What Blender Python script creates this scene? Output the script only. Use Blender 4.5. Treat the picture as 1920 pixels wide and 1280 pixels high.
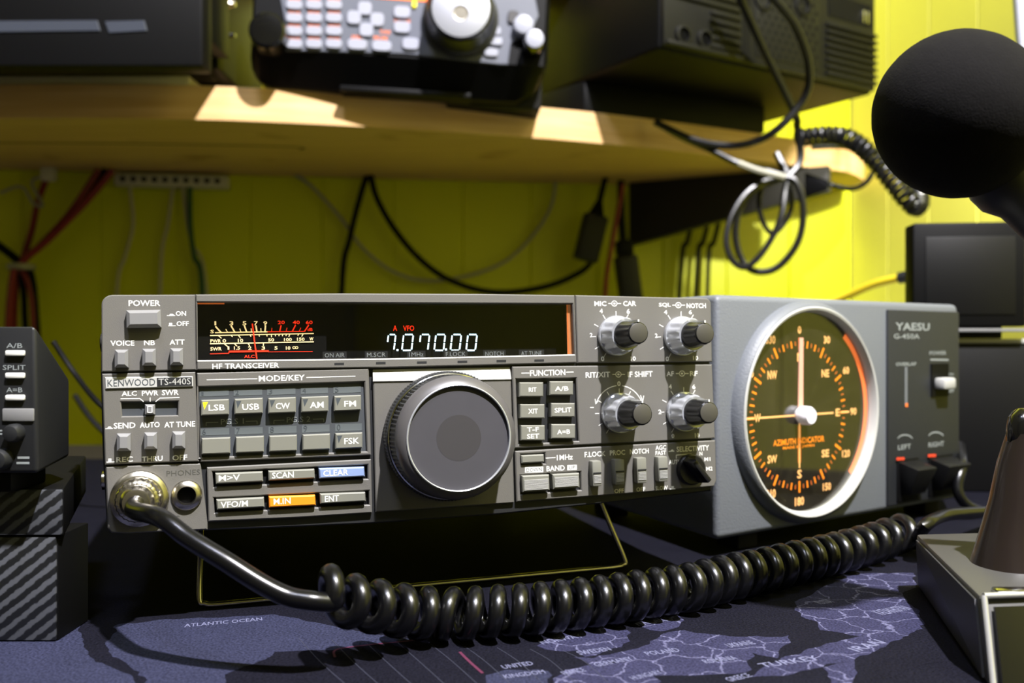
import bpy, bmesh, math, random
from math import sin, cos, pi, radians, atan2, sqrt
from mathutils import Vector, Matrix, noise
from mathutils.geometry import tessellate_polygon, delaunay_2d_cdt
random.seed(7)
for o in list(bpy.data.objects): bpy.data.objects.remove(o)
sc = bpy.context.scene
COL = sc.collection
# ------------------------------------------------------------------ camera (all lengths in mm, camera 115 mm above the desk)
FPX = 1721.0; CAMZ = 115.0
cd = bpy.data.cameras.new('camera'); cam = bpy.data.objects.new('camera', cd); COL.objects.link(cam)
cam.location = (0, 0, CAMZ*.001); cam.rotation_euler = (radians(90), 0, 0)
cd.sensor_width = 22.3; cd.lens = FPX/1920*22.3; cd.clip_start = .01; cd.clip_end = 30
cd.dof.use_dof = True; cd.dof.focus_distance = .385; cd.dof.aperture_fstop = 5.4
sc.camera = cam
# ------------------------------------------------------------------ world, lamps, exposure
w = bpy.data.worlds.new('world'); sc.world = w; w.use_nodes = True
w.node_tree.nodes['Background'].inputs[0].default_value = (.75, .82, 1, 1)
w.node_tree.nodes['Background'].inputs[1].default_value = .05
def lamp(name, loc, power, size, col=(1, .96, .9), typ='POINT', aim=None):
    l = bpy.data.lights.new(name, typ); l.energy = power; l.color = col
    if typ in ('POINT', 'SPOT'): l.shadow_soft_size = size
    if typ == 'SPOT': l.spot_size = radians(84); l.spot_blend = .5
    if typ in ('POINT', 'SPOT'): pass
    else: l.shape = 'DISK'; l.size = size
    o = bpy.data.objects.new(name, l); COL.objects.link(o); o.location = loc
    if aim: o.rotation_euler = (Vector(aim)-Vector(loc)).to_track_quat('-Z', 'Y').to_euler()
    return o
kl = lamp('ceiling_bulb', (.42, -.30, 1.56), 400, .022, (.99, .96, .98), 'SPOT', (.05, .75, 0))
lamp('fill_light', (-.15, -.25, 1.64), 17, .3, (.74, .78, 1), 'AREA', (-.1, .5, 0))  # unseen soft fill added to lift the shade, bluish against yellow bounce
rl = lamp('added_wall_spot', (.50, .72, .47), 25, .012, (1, .98, .85), 'SPOT', (.425, 1.28, .17)); rl.data.spot_size = radians(36); rl.data.spot_blend = .25  # unseen spot added to brighten the wall below the shelf's right end
sc.view_settings.view_transform = 'Standard'; sc.view_settings.look = 'None'
sc.view_settings.gamma = 1; sc.view_settings.use_curve_mapping = False
sc.view_settings.exposure = 0.0
sc.cycles.max_bounces = 8
# ------------------------------------------------------------------ materials
def lin(c): return tuple((x/255/12.92 if x <= 10 else ((x/255+.055)/1.055)**2.4) for x in c)
MATS = {}
def mat(name, rgb=None, rough=.5, metal=0, emit=0, bump=0, bscale=300, mottle=0, mscale=20, coat=0, spec=.5):
    if name in MATS: return MATS[name]
    m = bpy.data.materials.new(name); m.use_nodes = True; nt = m.node_tree; b = nt.nodes['Principled BSDF']
    c = lin(rgb)+(1,)
    b.inputs['Base Color'].default_value = c; b.inputs['Roughness'].default_value = rough
    b.inputs['Metallic'].default_value = metal; b.inputs['Specular IOR Level'].default_value = spec
    if coat: b.inputs['Coat Weight'].default_value = coat; b.inputs['Coat Roughness'].default_value = .08
    if emit: b.inputs['Emission Color'].default_value = c; b.inputs['Emission Strength'].default_value = emit
    tc = nt.nodes.new('ShaderNodeTexCoord')
    if bump:
        n = nt.nodes.new('ShaderNodeTexNoise'); n.inputs['Scale'].default_value = bscale; n.inputs['Detail'].default_value = 3
        bp = nt.nodes.new('ShaderNodeBump'); bp.inputs['Strength'].default_value = bump; bp.inputs['Distance'].default_value = .0004
        nt.links.new(tc.outputs['Object'], n.inputs['Vector']); nt.links.new(n.outputs['Fac'], bp.inputs['Height'])
        nt.links.new(bp.outputs['Normal'], b.inputs['Normal'])
    if mottle:
        n = nt.nodes.new('ShaderNodeTexNoise'); n.inputs['Scale'].default_value = mscale; n.inputs['Detail'].default_value = 5
        mx = nt.nodes.new('ShaderNodeMix'); mx.data_type = 'RGBA'
        mx.inputs[6].default_value = tuple(x*(1-mottle) for x in c[:3])+(1,); mx.inputs[7].default_value = tuple(min(1, x*(1+mottle)) for x in c[:3])+(1,)
        nt.links.new(tc.outputs['Object'], n.inputs['Vector']); nt.links.new(n.outputs['Fac'], mx.inputs[0]); nt.links.new(mx.outputs[2], b.inputs['Base Color'])
    MATS[name] = m; return m
def glassmat(name, tint=(1, 1, 1), ior=1.6, extra=.06):
    m = bpy.data.materials.new(name); m.use_nodes = True; nt = m.node_tree; nt.nodes.clear()
    o = nt.nodes.new('ShaderNodeOutputMaterial'); mx = nt.nodes.new('ShaderNodeMixShader')
    t = nt.nodes.new('ShaderNodeBsdfTransparent'); t.inputs[0].default_value = tint+(1,)
    g = nt.nodes.new('ShaderNodeBsdfGlossy'); g.inputs['Roughness'].default_value = .02
    f = nt.nodes.new('ShaderNodeLayerWeight'); pw = nt.nodes.new('ShaderNodeMath'); pw.operation = 'POWER'; pw.inputs[1].default_value = 4
    a = nt.nodes.new('ShaderNodeMath'); a.operation = 'MULTIPLY_ADD'; a.inputs[1].default_value = .9; a.inputs[2].default_value = extra
    nt.links.new(f.outputs['Facing'], pw.inputs[0]); nt.links.new(pw.outputs[0], a.inputs[0]); nt.links.new(a.outputs[0], mx.inputs[0])
    nt.links.new(t.outputs[0], mx.inputs[1]); nt.links.new(g.outputs[0], mx.inputs[2]); nt.links.new(mx.outputs[0], o.inputs[0])
    MATS[name] = m; return m
def woodmat(name, c1, c2, stretch=(1, 30, 30), blocks=0):
    m = bpy.data.materials.new(name); m.use_nodes = True; nt = m.node_tree; b = nt.nodes['Principled BSDF']
    tc = nt.nodes.new('ShaderNodeTexCoord'); mp = nt.nodes.new('ShaderNodeMapping'); mp.inputs['Scale'].default_value = stretch
    n = nt.nodes.new('ShaderNodeTexNoise'); n.inputs['Scale'].default_value = 3; n.inputs['Detail'].default_value = 8; n.inputs['Distortion'].default_value = .6
    r = nt.nodes.new('ShaderNodeValToRGB'); r.color_ramp.elements[0].color = lin(c1)+(1,); r.color_ramp.elements[1].color = lin(c2)+(1,)
    r.color_ramp.elements[0].position = .3; r.color_ramp.elements[1].position = .7
    n2 = nt.nodes.new('ShaderNodeTexNoise'); n2.inputs['Scale'].default_value = 9
    kn = nt.nodes.new('ShaderNodeValToRGB'); kn.color_ramp.elements[0].position = .27; kn.color_ramp.elements[1].position = .36
    kn.color_ramp.elements[0].color = (.35, .2, .1, 1); kn.color_ramp.elements[1].color = (1, 1, 1, 1)
    mu = nt.nodes.new('ShaderNodeMix'); mu.data_type = 'RGBA'; mu.blend_type = 'MULTIPLY'; mu.inputs[0].default_value = .6
    L = nt.links.new
    L(tc.outputs['Object'], mp.inputs[0]); L(mp.outputs[0], n.inputs['Vector']); L(n.outputs['Fac'], r.inputs[0])
    L(tc.outputs['Object'], n2.inputs['Vector']); L(n2.outputs['Fac'], kn.inputs[0])
    L(r.outputs[0], mu.inputs[6]); L(kn.outputs[0], mu.inputs[7]); L(mu.outputs[2], b.inputs['Base Color'])
    b.inputs['Roughness'].default_value = .55
    MATS[name] = m; return m
def carbonmat(name):
    m = bpy.data.materials.new(name); m.use_nodes = True; nt = m.node_tree; b = nt.nodes['Principled BSDF']
    tc = nt.nodes.new('ShaderNodeTexCoord'); mp = nt.nodes.new('ShaderNodeMapping'); mp.inputs['Rotation'].default_value = (0, radians(38), 0)
    wv = nt.nodes.new('ShaderNodeTexWave'); wv.bands_direction = 'Z'; wv.inputs['Scale'].default_value = 75; wv.inputs['Distortion'].default_value = 1.2; wv.inputs['Detail Scale'].default_value = 6
    r = nt.nodes.new('ShaderNodeValToRGB'); r.color_ramp.elements[0].color = lin((22, 23, 25))+(1,); r.color_ramp.elements[1].color = lin((76, 78, 84))+(1,)
    r.color_ramp.elements[0].position = .4; r.color_ramp.elements[1].position = .75
    L = nt.links.new
    L(tc.outputs['Object'], mp.inputs[0]); L(mp.outputs[0], wv.inputs['Vector']); L(wv.outputs['Fac'], r.inputs[0]); L(r.outputs[0], b.inputs['Base Color'])
    b.inputs['Roughness'].default_value = .35
    MATS[name] = m; return m
def landmat(name, c1, c2, line):
    m = bpy.data.materials.new(name); m.use_nodes = True; nt = m.node_tree; b = nt.nodes['Principled BSDF']; L = nt.links.new
    tc = nt.nodes.new('ShaderNodeTexCoord')
    n = nt.nodes.new('ShaderNodeTexNoise'); n.inputs['Scale'].default_value = 60; n.inputs['Detail'].default_value = 6
    r = nt.nodes.new('ShaderNodeMix'); r.data_type = 'RGBA'; r.inputs[6].default_value = lin(c1)+(1,); r.inputs[7].default_value = lin(c2)+(1,)
    L(tc.outputs['Object'], n.inputs['Vector']); L(n.outputs['Fac'], r.inputs[0]); out = r.outputs[2]
    if line:
        d = nt.nodes.new('ShaderNodeTexNoise'); d.inputs['Scale'].default_value = 90; d.inputs['Detail'].default_value = 4
        ad = nt.nodes.new('ShaderNodeVectorMath'); ad.operation = 'MULTIPLY_ADD'; ad.inputs[1].default_value = (.012, .012, .012)
        v = nt.nodes.new('ShaderNodeTexVoronoi'); v.feature = 'DISTANCE_TO_EDGE'; v.inputs['Scale'].default_value = 62
        rr = nt.nodes.new('ShaderNodeValToRGB'); rr.color_ramp.elements[0].position = .012; rr.color_ramp.elements[1].position = .03
        rr.color_ramp.elements[0].color = (1, 1, 1, 1); rr.color_ramp.elements[1].color = (0, 0, 0, 1)
        mx = nt.nodes.new('ShaderNodeMix'); mx.data_type = 'RGBA'; mx.inputs[7].default_value = lin(line)+(1,)
        L(tc.outputs['Object'], d.inputs['Vector']); L(d.outputs['Color'], ad.inputs[0]); L(tc.outputs['Object'], ad.inputs[2])
        L(ad.outputs[0], v.inputs['Vector']); L(v.outputs['Distance'], rr.inputs[0]); L(rr.outputs[0], mx.inputs[0]); L(out, mx.inputs[6]); out = mx.outputs[2]
    sp = nt.nodes.new('ShaderNodeTexNoise'); sp.inputs['Scale'].default_value = 1100; sp.inputs['Detail'].default_value = 2
    sr = nt.nodes.new('ShaderNodeValToRGB'); sr.color_ramp.elements[0].position = .3; sr.color_ramp.elements[1].position = .75
    sr.color_ramp.elements[0].color = (.45, .45, .45, 1); sr.color_ramp.elements[1].color = (1.8, 1.8, 1.85, 1)
    sm = nt.nodes.new('ShaderNodeMix'); sm.data_type = 'RGBA'; sm.blend_type = 'MULTIPLY'; sm.inputs[0].default_value = 1
    L(tc.outputs['Object'], sp.inputs['Vector']); L(sp.outputs['Fac'], sr.inputs[0]); L(out, sm.inputs[6]); L(sr.outputs[0], sm.inputs[7]); out = sm.outputs[2]
    L(out, b.inputs['Base Color']); b.inputs['Roughness'].default_value = .75; b.inputs['Specular IOR Level'].default_value = .05
    f = nt.nodes.new('ShaderNodeTexNoise'); f.inputs['Scale'].default_value = 1500
    bp = nt.nodes.new('ShaderNodeBump'); bp.inputs['Strength'].default_value = .35; bp.inputs['Distance'].default_value = .0004
    L(tc.outputs['Object'], f.inputs['Vector']); L(f.outputs['Fac'], bp.inputs['Height']); L(bp.outputs['Normal'], b.inputs['Normal'])
    MATS[name] = m; return m
mat('panel', (98, 96, 91), .48, bump=.15, bscale=2500)
mat('panel_light', (176, 176, 172), .45)
mat('panel_dark', (30, 31, 33), .5)
mat('key_bed', (62, 66, 70), .55)
mat('key_strip', (84, 90, 92), .5)
mat('key', (118, 118, 108), .45)
mat('key_side', (70, 70, 64), .5)
mat('btn', (122, 122, 122), .4)
mat('white', (235, 235, 228), .5)
mat('dim', (142, 148, 148), .5)
mat('darkink', (60, 66, 70), .5)
mat('yellow_mark', (240, 225, 30), .5, emit=.6)
mat('mark', (66, 72, 76), .5)
mat('orange_key', (240, 140, 30), .4)
mat('blue_key', (130, 150, 190), .4)
mat('black', (7, 7, 8), .55, spec=.15)
mat('black_soft', (14, 13, 12), .75, spec=.3)
mat('black_gloss', (12, 12, 13), .18, coat=.6)
mat('cable', (7, 7, 9), .28, coat=.15)
mat('cable_mat', (11, 11, 13), .36)
mat('amp_black', (11, 11, 12), .45, spec=.3)
mat('dial_side', (40, 41, 42), .4)
mat('dial_ring', (82, 80, 80), .4)
mat('dial_face', (66, 65, 69), .75, spec=.2, mottle=.12, mscale=60)
mat('dimple', (50, 48, 50), .6)
mat('chrome', (215, 215, 210), .16, metal=1)
mat('nickel', (196, 190, 176), .26, metal=1)
mat('spun_metal', (176, 178, 188), .38, metal=.55)
mat('silver_ring', (205, 208, 214), .24, metal=.6)
mat('knob_face', (68, 66, 58), .45)
mat('knob_black', (24, 24, 24), .3)
mat('white_glow', (215, 245, 255), .5, emit=2.6)
mat('cream_glow', (255, 226, 160), .5, emit=1.2)
mat('red_lamp', (200, 60, 35), .5, emit=.35)
mat('red_glow', (255, 50, 22), .5, emit=1.5)
mat('amber_glow', (255, 140, 30), .5, emit=1.1)
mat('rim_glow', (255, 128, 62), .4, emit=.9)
mat('amber_dim', (220, 110, 45), .5, emit=.55)
mat('pale_amber_glow', (255, 190, 120), .5, emit=1.0)
mat('lens_orange', (200, 130, 80), .4, emit=.25)
mat('dial_plate', (52, 46, 34), .6)
mat('needle', (235, 170, 150), .4, emit=.55)
mat('hub', (235, 232, 238), .3)
mat('case_grey', (102, 106, 112), .5, bump=.5, bscale=900)
mat('case_dark', (33, 35, 39), .5, bump=.3, bscale=900)
mat('body_dark', (18, 18, 18), .6)
mat('yellow_wall', (200, 204, 12), .38, mottle=.05, mscale=4)
mat('pale_wall', (212, 208, 92), .36, mottle=.05, mscale=4)
mat('floor_wood', (70, 56, 44), .6)
mat('ceiling_white', (205, 205, 200), .8)
mat('grey_wall', (158, 152, 150), .8)
mat('desk_top', (40, 34, 30), .5)
mat('bracket', (20, 17, 13), .7)
mat('foam', (20, 19, 19), .95, bump=.45, bscale=1500, mottle=.25, mscale=400, spec=.1)
mat('red_wire', (120, 14, 16), .45)
mat('green_wire', (24, 74, 38), .5)
mat('white_wire', (170, 165, 140), .5)
mat('grey_wire', (150, 148, 130), .5)
mat('yellow_wire', (214, 190, 40), .4)
mat('strip_white', (190, 186, 165), .5)
mat('slab', (205, 196, 165), .8, mottle=.2, mscale=30)
mat('smoke_stripe', (58, 62, 72), .35)
mat('head_grey', (92, 95, 106), .35, coat=.2)
mat('head_key', (150, 152, 165), .35)
mat('head_orange', (232, 112, 40), .5)
mat('orange_screen', (255, 120, 20), .4, emit=.9)
mat('ped_grey', (66, 65, 63), .42)
mat('ped_side', (46, 46, 50), .5)
mat('bronze', (32, 25, 22), .3, coat=.3)
mat('pad_line', (215, 215, 215), .25, metal=.7)
mat('charcoal', (24, 25, 27), .5)
mat('pole_white', (225, 228, 245), .4)
glassmat('display_glass', (.93, .93, .93), 1.5, .05)
glassmat('gauge_glass', (.95, .95, .93), 1.5, .07)
woodmat('pine', (206, 162, 104), (228, 190, 138), (2, 8, 60))
woodmat('pine_under', (190, 154, 100), (212, 178, 124), (2, 60, 8))
carbonmat('carbon')
landmat('sea', (13, 13, 20), (20, 20, 29), None)
landmat('land', (36, 36, 55), (50, 50, 73), (84, 84, 108))
landmat('land_grey', (36, 38, 54), (46, 48, 68), None)
mat('map_text', (100, 102, 130), .7)
mat('map_line', (40, 42, 58), .7)
mat('map_pink', (78, 22, 52), .7)
# ------------------------------------------------------------------ frames: pixel of the photo -> point on a plane of the thing
class Frame:
    def __init__(s, T, yaw=0, pit=0, rol=0):
        cy, sy = cos(yaw), sin(yaw); cp, sp = cos(pit), sin(pit); cr, sr = cos(rol), sin(rol)
        s.M = Matrix(((cy, -sy, 0), (sy, cy, 0), (0, 0, 1))) @ Matrix(((1, 0, 0), (0, cp, -sp), (0, sp, cp))) @ Matrix(((cr, 0, sr), (0, 1, 0), (-sr, 0, cr)))
        s.T = Vector(T)                                  # world mm, z above the desk
    def p(s, px, py, y=0.):                              # local point on plane y
        d = s.M.transposed() @ Vector(((px-960)/FPX, 1, -(py-640)/FPX)); o = s.M.transposed() @ (Vector((0, 0, CAMZ))-s.T)
        t = (y-o.y)/d.y; return o+d*t
    def q(s, px, py, y=0.):
        v = s.p(px, py, y); return (v.x, v.z)
    def w(s, v): return s.M @ Vector(v)+s.T
    def place(s, o): o.matrix_world = Matrix.Translation(s.T*.001) @ s.M.to_4x4()
def P(px, py, D): return Vector(((px-960)/FPX*D, D, CAMZ-(py-640)/FPX*D))
def G(px, py, z):
    D = (CAMZ-z)*FPX/(py-640); return P(px, py, D)
def frame_from(pl, Dl, pr, Dr):
    a = P(pl[0], pl[1], Dl); b = P(pr[0], pr[1], Dr); return Frame(a, atan2(b.y-a.y, b.x-a.x)), sqrt((b.x-a.x)**2+(b.y-a.y)**2)
# ------------------------------------------------------------------ mesh builder (mm)
_txt = {}
def glyphs(s, bold):
    k = (s, bold)
    if k not in _txt:
        c = bpy.data.curves.new('t', 'FONT'); c.body = s; c.size = 1; c.resolution_u = 2; c.offset = bold; c.fill_mode = 'FRONT'
        o = bpy.data.objects.new('t', c); COL.objects.link(o)
        me = bpy.data.meshes.new_from_object(o, depsgraph=bpy.context.evaluated_depsgraph_get())
        vs = [(v.co.x, v.co.y) for v in me.vertices]; fs = [list(f.vertices) for f in me.polygons]
        bpy.data.objects.remove(o); bpy.data.curves.remove(c); bpy.data.meshes.remove(me)
        _txt[k] = (vs, fs)
    return _txt[k]
def inset(poly, d):                                     # polygon offset inward (ccw or cw), miter
    n = len(poly); A = sum(poly[i][0]*poly[(i+1) % n][1]-poly[(i+1) % n][0]*poly[i][1] for i in range(n)); sg = 1 if A > 0 else -1
    out = []
    for i in range(n):
        a, b, c = Vector(poly[i-1]), Vector(poly[i]), Vector(poly[(i+1) % n])
        e1 = (b-a).normalized(); e2 = (c-b).normalized()
        n1 = Vector((-e1.y, e1.x))*sg; n2 = Vector((-e2.y, e2.x))*sg
        m = (n1+n2); l = m.length
        m = n1 if l < 1e-6 else m/l
        k = d/max(.3, m.dot(n1)); out.append((b.x+m.x*k, b.y+m.y*k))
    return out
def inside(p, poly):
    r = False; j = len(poly)-1
    for i in range(len(poly)):
        a, b = poly[i], poly[j]
        if (a[1] > p[1]) != (b[1] > p[1]) and p[0] < (b[0]-a[0])*(p[1]-a[1])/(b[1]-a[1])+a[0]: r = not r
        j = i
    return r
class MB:
    def __init__(s): s.v = []; s.f = []; s.m = []; s.mats = []
    def mi(s, m):
        if m not in s.mats: s.mats.append(m)
        return s.mats.index(m)
    def add(s, vs, fs, m):
        b = len(s.v); s.v += [tuple(v) for v in vs]; i = s.mi(m)
        for f in fs: s.f.append([b+k for k in f]); s.m.append(i)
        return s
    def prism(s, poly, y0, y1, m, bev=0, mside=None, back=True):   # poly in (x,z), front face at y0
        n = len(poly); lo = []; inn = inset(poly, bev) if bev else poly
        vs = [(x, y0, z) for x, z in inn]; fs = []
        tri = tessellate_polygon([[Vector((x, z, 0)) for x, z in inn]])
        s.add(vs, [list(t) for t in tri], m)
        rings = [[(x, y0, z) for x, z in inn]]
        if bev: rings.append([(x, y0+(bev if y1 > y0 else -bev), z) for x, z in poly])
        rings.append([(x, y1, z) for x, z in poly])
        for a, b in zip(rings, rings[1:]):
            s.add(a+b, [[i, (i+1) % n, n+(i+1) % n, n+i] for i in range(n)], mside or m)
        if back:
            tri = tessellate_polygon([[Vector((x, z, 0)) for x, z in poly]])
            s.add([(x, y1, z) for x, z in poly], [list(t) for t in tri], mside or m)
        return s
    def plate(s, outer, holes, y0, y1, m, bev=.4):
        loops = [inset(outer, bev)]+[inset(h, -bev) for h in holes]
        pts = [Vector(p) for l in loops for p in l]; ed = []; k = 0
        for l in loops: ed += [(k+i, k+(i+1) % len(l)) for i in range(len(l))]; k += len(l)
        r = delaunay_2d_cdt(pts, ed, [], 0, 1e-7)
        keep = []
        for t in r[2]:
            c = sum((r[0][i] for i in t), Vector((0, 0)))/len(t)
            if inside(c, loops[0]) and not any(inside(c, h) for h in loops[1:]): keep.append(list(t))
        s.add([(v.x, y0, v.y) for v in r[0]], keep, m)
        for base, top in zip([outer]+list(holes), loops):
            n = len(base); r = [[(x, y0, z) for x, z in top], [(x, y0+bev, z) for x, z in base], [(x, y1, z) for x, z in base]]
            for a, b in zip(r, r[1:]): s.add(a+b, [[i, (i+1) % n, n+(i+1) % n, n+i] for i in range(n)], m)
        return s
    def box(s, x0, x1, y0, y1, z0, z1, m, r=0, seg=2):
        bm = bmesh.new(); bmesh.ops.create_cube(bm, size=1)
        for v in bm.verts: v.co = Vector(((x0+x1)/2+v.co.x*(x1-x0), (y0+y1)/2+v.co.y*(y1-y0), (z0+z1)/2+v.co.z*(z1-z0)))
        if r: bmesh.ops.bevel(bm, geom=list(bm.edges), offset=r, segments=seg, affect='EDGES', profile=.5)
        bm.verts.ensure_lookup_table(); bm.verts.index_update()
        s.add([v.co.copy() for v in bm.verts], [[v.index for v in f.verts] for f in bm.faces], m); bm.free(); return s
    def hull(s, pts, m, r=0, seg=2):                     # 8 corners: bottom 4 ccw then top 4
        bm = bmesh.new(); vs = [bm.verts.new(p) for p in pts]
        for f in ((0, 3, 2, 1), (4, 5, 6, 7), (0, 1, 5, 4), (1, 2, 6, 5), (2, 3, 7, 6), (3, 0, 4, 7)): bm.faces.new([vs[i] for i in f])
        bmesh.ops.recalc_face_normals(bm, faces=list(bm.faces))
        if r: bmesh.ops.bevel(bm, geom=list(bm.edges), offset=r, segments=seg, affect='EDGES', profile=.5)
        bm.verts.ensure_lookup_table(); bm.verts.index_update()
        s.add([v.co.copy() for v in bm.verts], [[v.index for v in f.verts] for f in bm.faces], m); bm.free(); return s
    def lathe(s, c, prof, m, seg=48, flute=0, amp=0, fl=None, axis=(0, -1, 0), cap=True):   # profile (r, h) along axis from c; flute rows in fl
        ax = Vector(axis).normalized(); u = Vector((1, 0, 0)) if abs(ax.x) < .8 else Vector((0, 0, 1)); u = (u-ax*u.dot(ax)).normalized(); v = ax.cross(u)
        vs = []; n = seg
        for k, (r, h) in enumerate(prof):
            for i in range(n):
                a = 2*pi*i/n; rr = r
                if flute and (fl is None or k in fl): rr = r-amp*(.5+.5*cos(flute*a))
                vs.append(Vector(c)+ax*h+(u*cos(a)+v*sin(a))*rr)
        fs = [[k*n+i, k*n+(i+1) % n, (k+1)*n+(i+1) % n, (k+1)*n+i] for k in range(len(prof)-1) for i in range(n)]
        if cap and prof[0][0] > .01: fs.append([i for i in range(n)][::-1])
        if cap and prof[-1][0] > .01: fs.append([(len(prof)-1)*n+i for i in range(n)])
        return s.add(vs, fs, m)
    def tube(s, pts, r, m, seg=8, cyc=False, caps=True):
        pts = [Vector(p) for p in pts]; n = len(pts); vs = []; up = None
        for i, p in enumerate(pts):
            a = pts[(i-1) % n] if (cyc or i) else p; b = pts[(i+1) % n] if (cyc or i < n-1) else p
            t = (b-a).normalized()
            if up is None: up = Vector((0, 0, 1)) if abs(t.z) < .9 else Vector((1, 0, 0))
            up = (up-t*up.dot(t)).normalized(); sd = t.cross(up); rr = r[i] if isinstance(r, (list, tuple)) else r
            for k in range(seg): q = 2*pi*k/seg; vs.append(p+(up*cos(q)+sd*sin(q))*rr)
        fs = [[i*seg+k, i*seg+(k+1) % seg, ((i+1) % n)*seg+(k+1) % seg, ((i+1) % n)*seg+k] for i in range(n if cyc else n-1) for k in range(seg)]
        if caps and not cyc: fs += [list(range(seg))[::-1], [(n-1)*seg+k for k in range(seg)]]
        return s.add(vs, fs, m)
    def text(s, t, x0, x1, z0, z1, y, m, bold=.02, slant=0):   # local mm box
        vs, fs = glyphs(t, bold)
        if not vs: return s
        ax = min(v[0] for v in vs); bx = max(v[0] for v in vs); ay = min(v[1] for v in vs); by = max(v[1] for v in vs)
        kx = (x1-x0)/(bx-ax); kz = (z1-z0)/(by-ay)
        return s.add([(x0+(v[0]-ax)*kx+slant*(v[1]-ay)*kz, y, z0+(v[1]-ay)*kz) for v in vs], fs, m)
    def ptext(s, F, t, px0, px1, py0, py1, y, m, bold=.02):    # pixel box on plane y of frame F
        cy = (py0+py1)/2; cx = (px0+px1)/2
        a = F.p(px0, cy, y); b = F.p(px1, cy, y); u = F.p(cx, py0, y); d = F.p(cx, py1, y)
        vs, fs = glyphs(t, bold)
        ax = min(v[0] for v in vs); bx = max(v[0] for v in vs); ay = min(v[1] for v in vs); by = max(v[1] for v in vs)
        cz = (u.z+d.z)/2; hh = u.z-d.z
        return s.add([(a.x+(b.x-a.x)*(v[0]-ax)/(bx-ax), y, cz+hh*((v[1]-ay)/(by-ay)-.5)) for v in vs], fs, m)
    def pline(s, F, pts, wpx, y, m):                           # thin flat line through pixels
        L = [Vector(F.q(px, py, y)) for px, py in pts]; k = abs(F.q(pts[0][0]+1, pts[0][1], y)[0]-F.q(pts[0][0], pts[0][1], y)[0])
        for a, b in zip(L, L[1:]):
            e = (b-a).normalized(); nn = Vector((-e.y, e.x))*wpx*k/2; a2 = a-e*wpx*k*.3; b2 = b+e*wpx*k*.3
            q = [a2+nn, b2+nn, b2-nn, a2-nn]; s.add([(v.x, y, v.y) for v in q], [[0, 1, 2, 3]], m)
        return s
    def poly(s, F, pts, y, m):
        L = [F.q(px, py, y) for px, py in pts]; tri = tessellate_polygon([[Vector((x, z, 0)) for x, z in L]])
        return s.add([(x, y, z) for x, z in L], [list(t) for t in tri], m)
    def build(s, name, parent=None, smooth=38):
        me = bpy.data.meshes.new(name); me.from_pydata([(x*.001, y*.001, z*.001) for x, y, z in s.v], [], s.f)
        for m in s.mats: me.materials.append(MATS[m])
        me.polygons.foreach_set('material_index', s.m); me.update()
        bm = bmesh.new(); bm.from_mesh(me); bmesh.ops.remove_doubles(bm, verts=bm.verts, dist=1e-6)
        bmesh.ops.recalc_face_normals(bm, faces=list(bm.faces)); bm.to_mesh(me); bm.free()
        me.polygons.foreach_set('use_smooth', [True]*len(me.polygons))
        me.set_sharp_from_angle(angle=radians(smooth))
        o = bpy.data.objects.new(name, me); COL.objects.link(o)
        if parent: o.parent = parent
        return o
def tag(o, label=None, cat=None, group=None, kind=None):
    if label: o['label'] = label
    if cat: o['category'] = cat
    if group: o['group'] = group
    if kind: o['kind'] = kind
    return o
def thing(name, F, label, cat, group=None):
    o = bpy.data.objects.new(name, None); COL.objects.link(o); o.empty_display_size = .01; F.place(o); return tag(o, label, cat, group)
def smooth_path(pts, n=8, cyc=False):
    pts = [Vector(p) for p in pts]; out = []; N = len(pts)
    for i in range(N if cyc else N-1):
        g = lambda k: pts[k % N] if cyc else pts[max(0, min(N-1, k))]
        a, b, c, d = g(i-1), g(i), g(i+1), g(i+2)
        for j in range(n):
            t = j/n; out.append(.5*((2*b)+(c-a)*t+(2*a-5*b+4*c-d)*t*t+(3*b-a-3*c+d)*t**3))
    if not cyc: out.append(pts[-1])
    return out
W0 = Frame((0, 0, 0))
# ================================================================== the room
def plank_wall(name, a, b, z0, z1, mt, pitch=92, th=20):
    """tongue-and-groove boards between plan points a and b (mm), face on the left of a->b"""
    a = Vector(a); b = Vector(b); L = (b-a).length; e = (b-a)/L; n = Vector((-e.y, e.x)); mb = MB(); x = 0; prof = []
    while x < L:
        x2 = min(L, x+pitch); prof += [(x, 1.6), (x+1.6, 0), (x2-1.6, 0), (x2, 1.6)]; x = x2
    pts = [a+e*x-n*d for x, d in prof]; back = [a-n*th, b-n*th]
    n_ = len(pts); vs = [(p.x, p.y, z) for z in (z0, z1) for p in pts]
    mb.add(vs, [[i, i+1, n_+i+1, n_+i] for i in range(n_-1)], mt)
    B = [(p.x, p.y, z) for z in (z0, z1) for p in back]
    mb.add(B, [[0, 1, 3, 2]], mt)
    o = mb.build(name, smooth=5); return tag(o, kind='structure')
CX, CY = 480.6, 1302.0
wl = Vector((-1700, 1302-.14*(1700+480.6))); wr = Vector((CX+.1386*2950, CY-.990*2950))
plank_wall('wall_back', (CX, CY), wl, -740, 1660, 'yellow_wall')
plank_wall('wall_right', wr, (CX, CY), -740, 1660, 'pale_wall')
plank_wall('wall_left', wl, (-1700, wr.y), -740, 1660, 'grey_wall')
plank_wall('wall_front', (-1700, wr.y), wr, -740, 1660, 'grey_wall')
tag(MB().box(-1800, 1000, wr.y-60, 1380, -780, -740, 'floor_wood').build('floor'), kind='structure')
tag(MB().box(-1800, 1000, wr.y-60, 1380, 1660, 1700, 'ceiling_white').build('ceiling'), kind='structure')
tag(MB().box(-1600, 90, 985, 1000, CAMZ+392, CAMZ+430, 'pine').box(-1600, 90, 1000, 1060, CAMZ+392, CAMZ+430, 'pine').build('shade_beam'), kind='structure')  # added above the view only to shade the back wall
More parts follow.
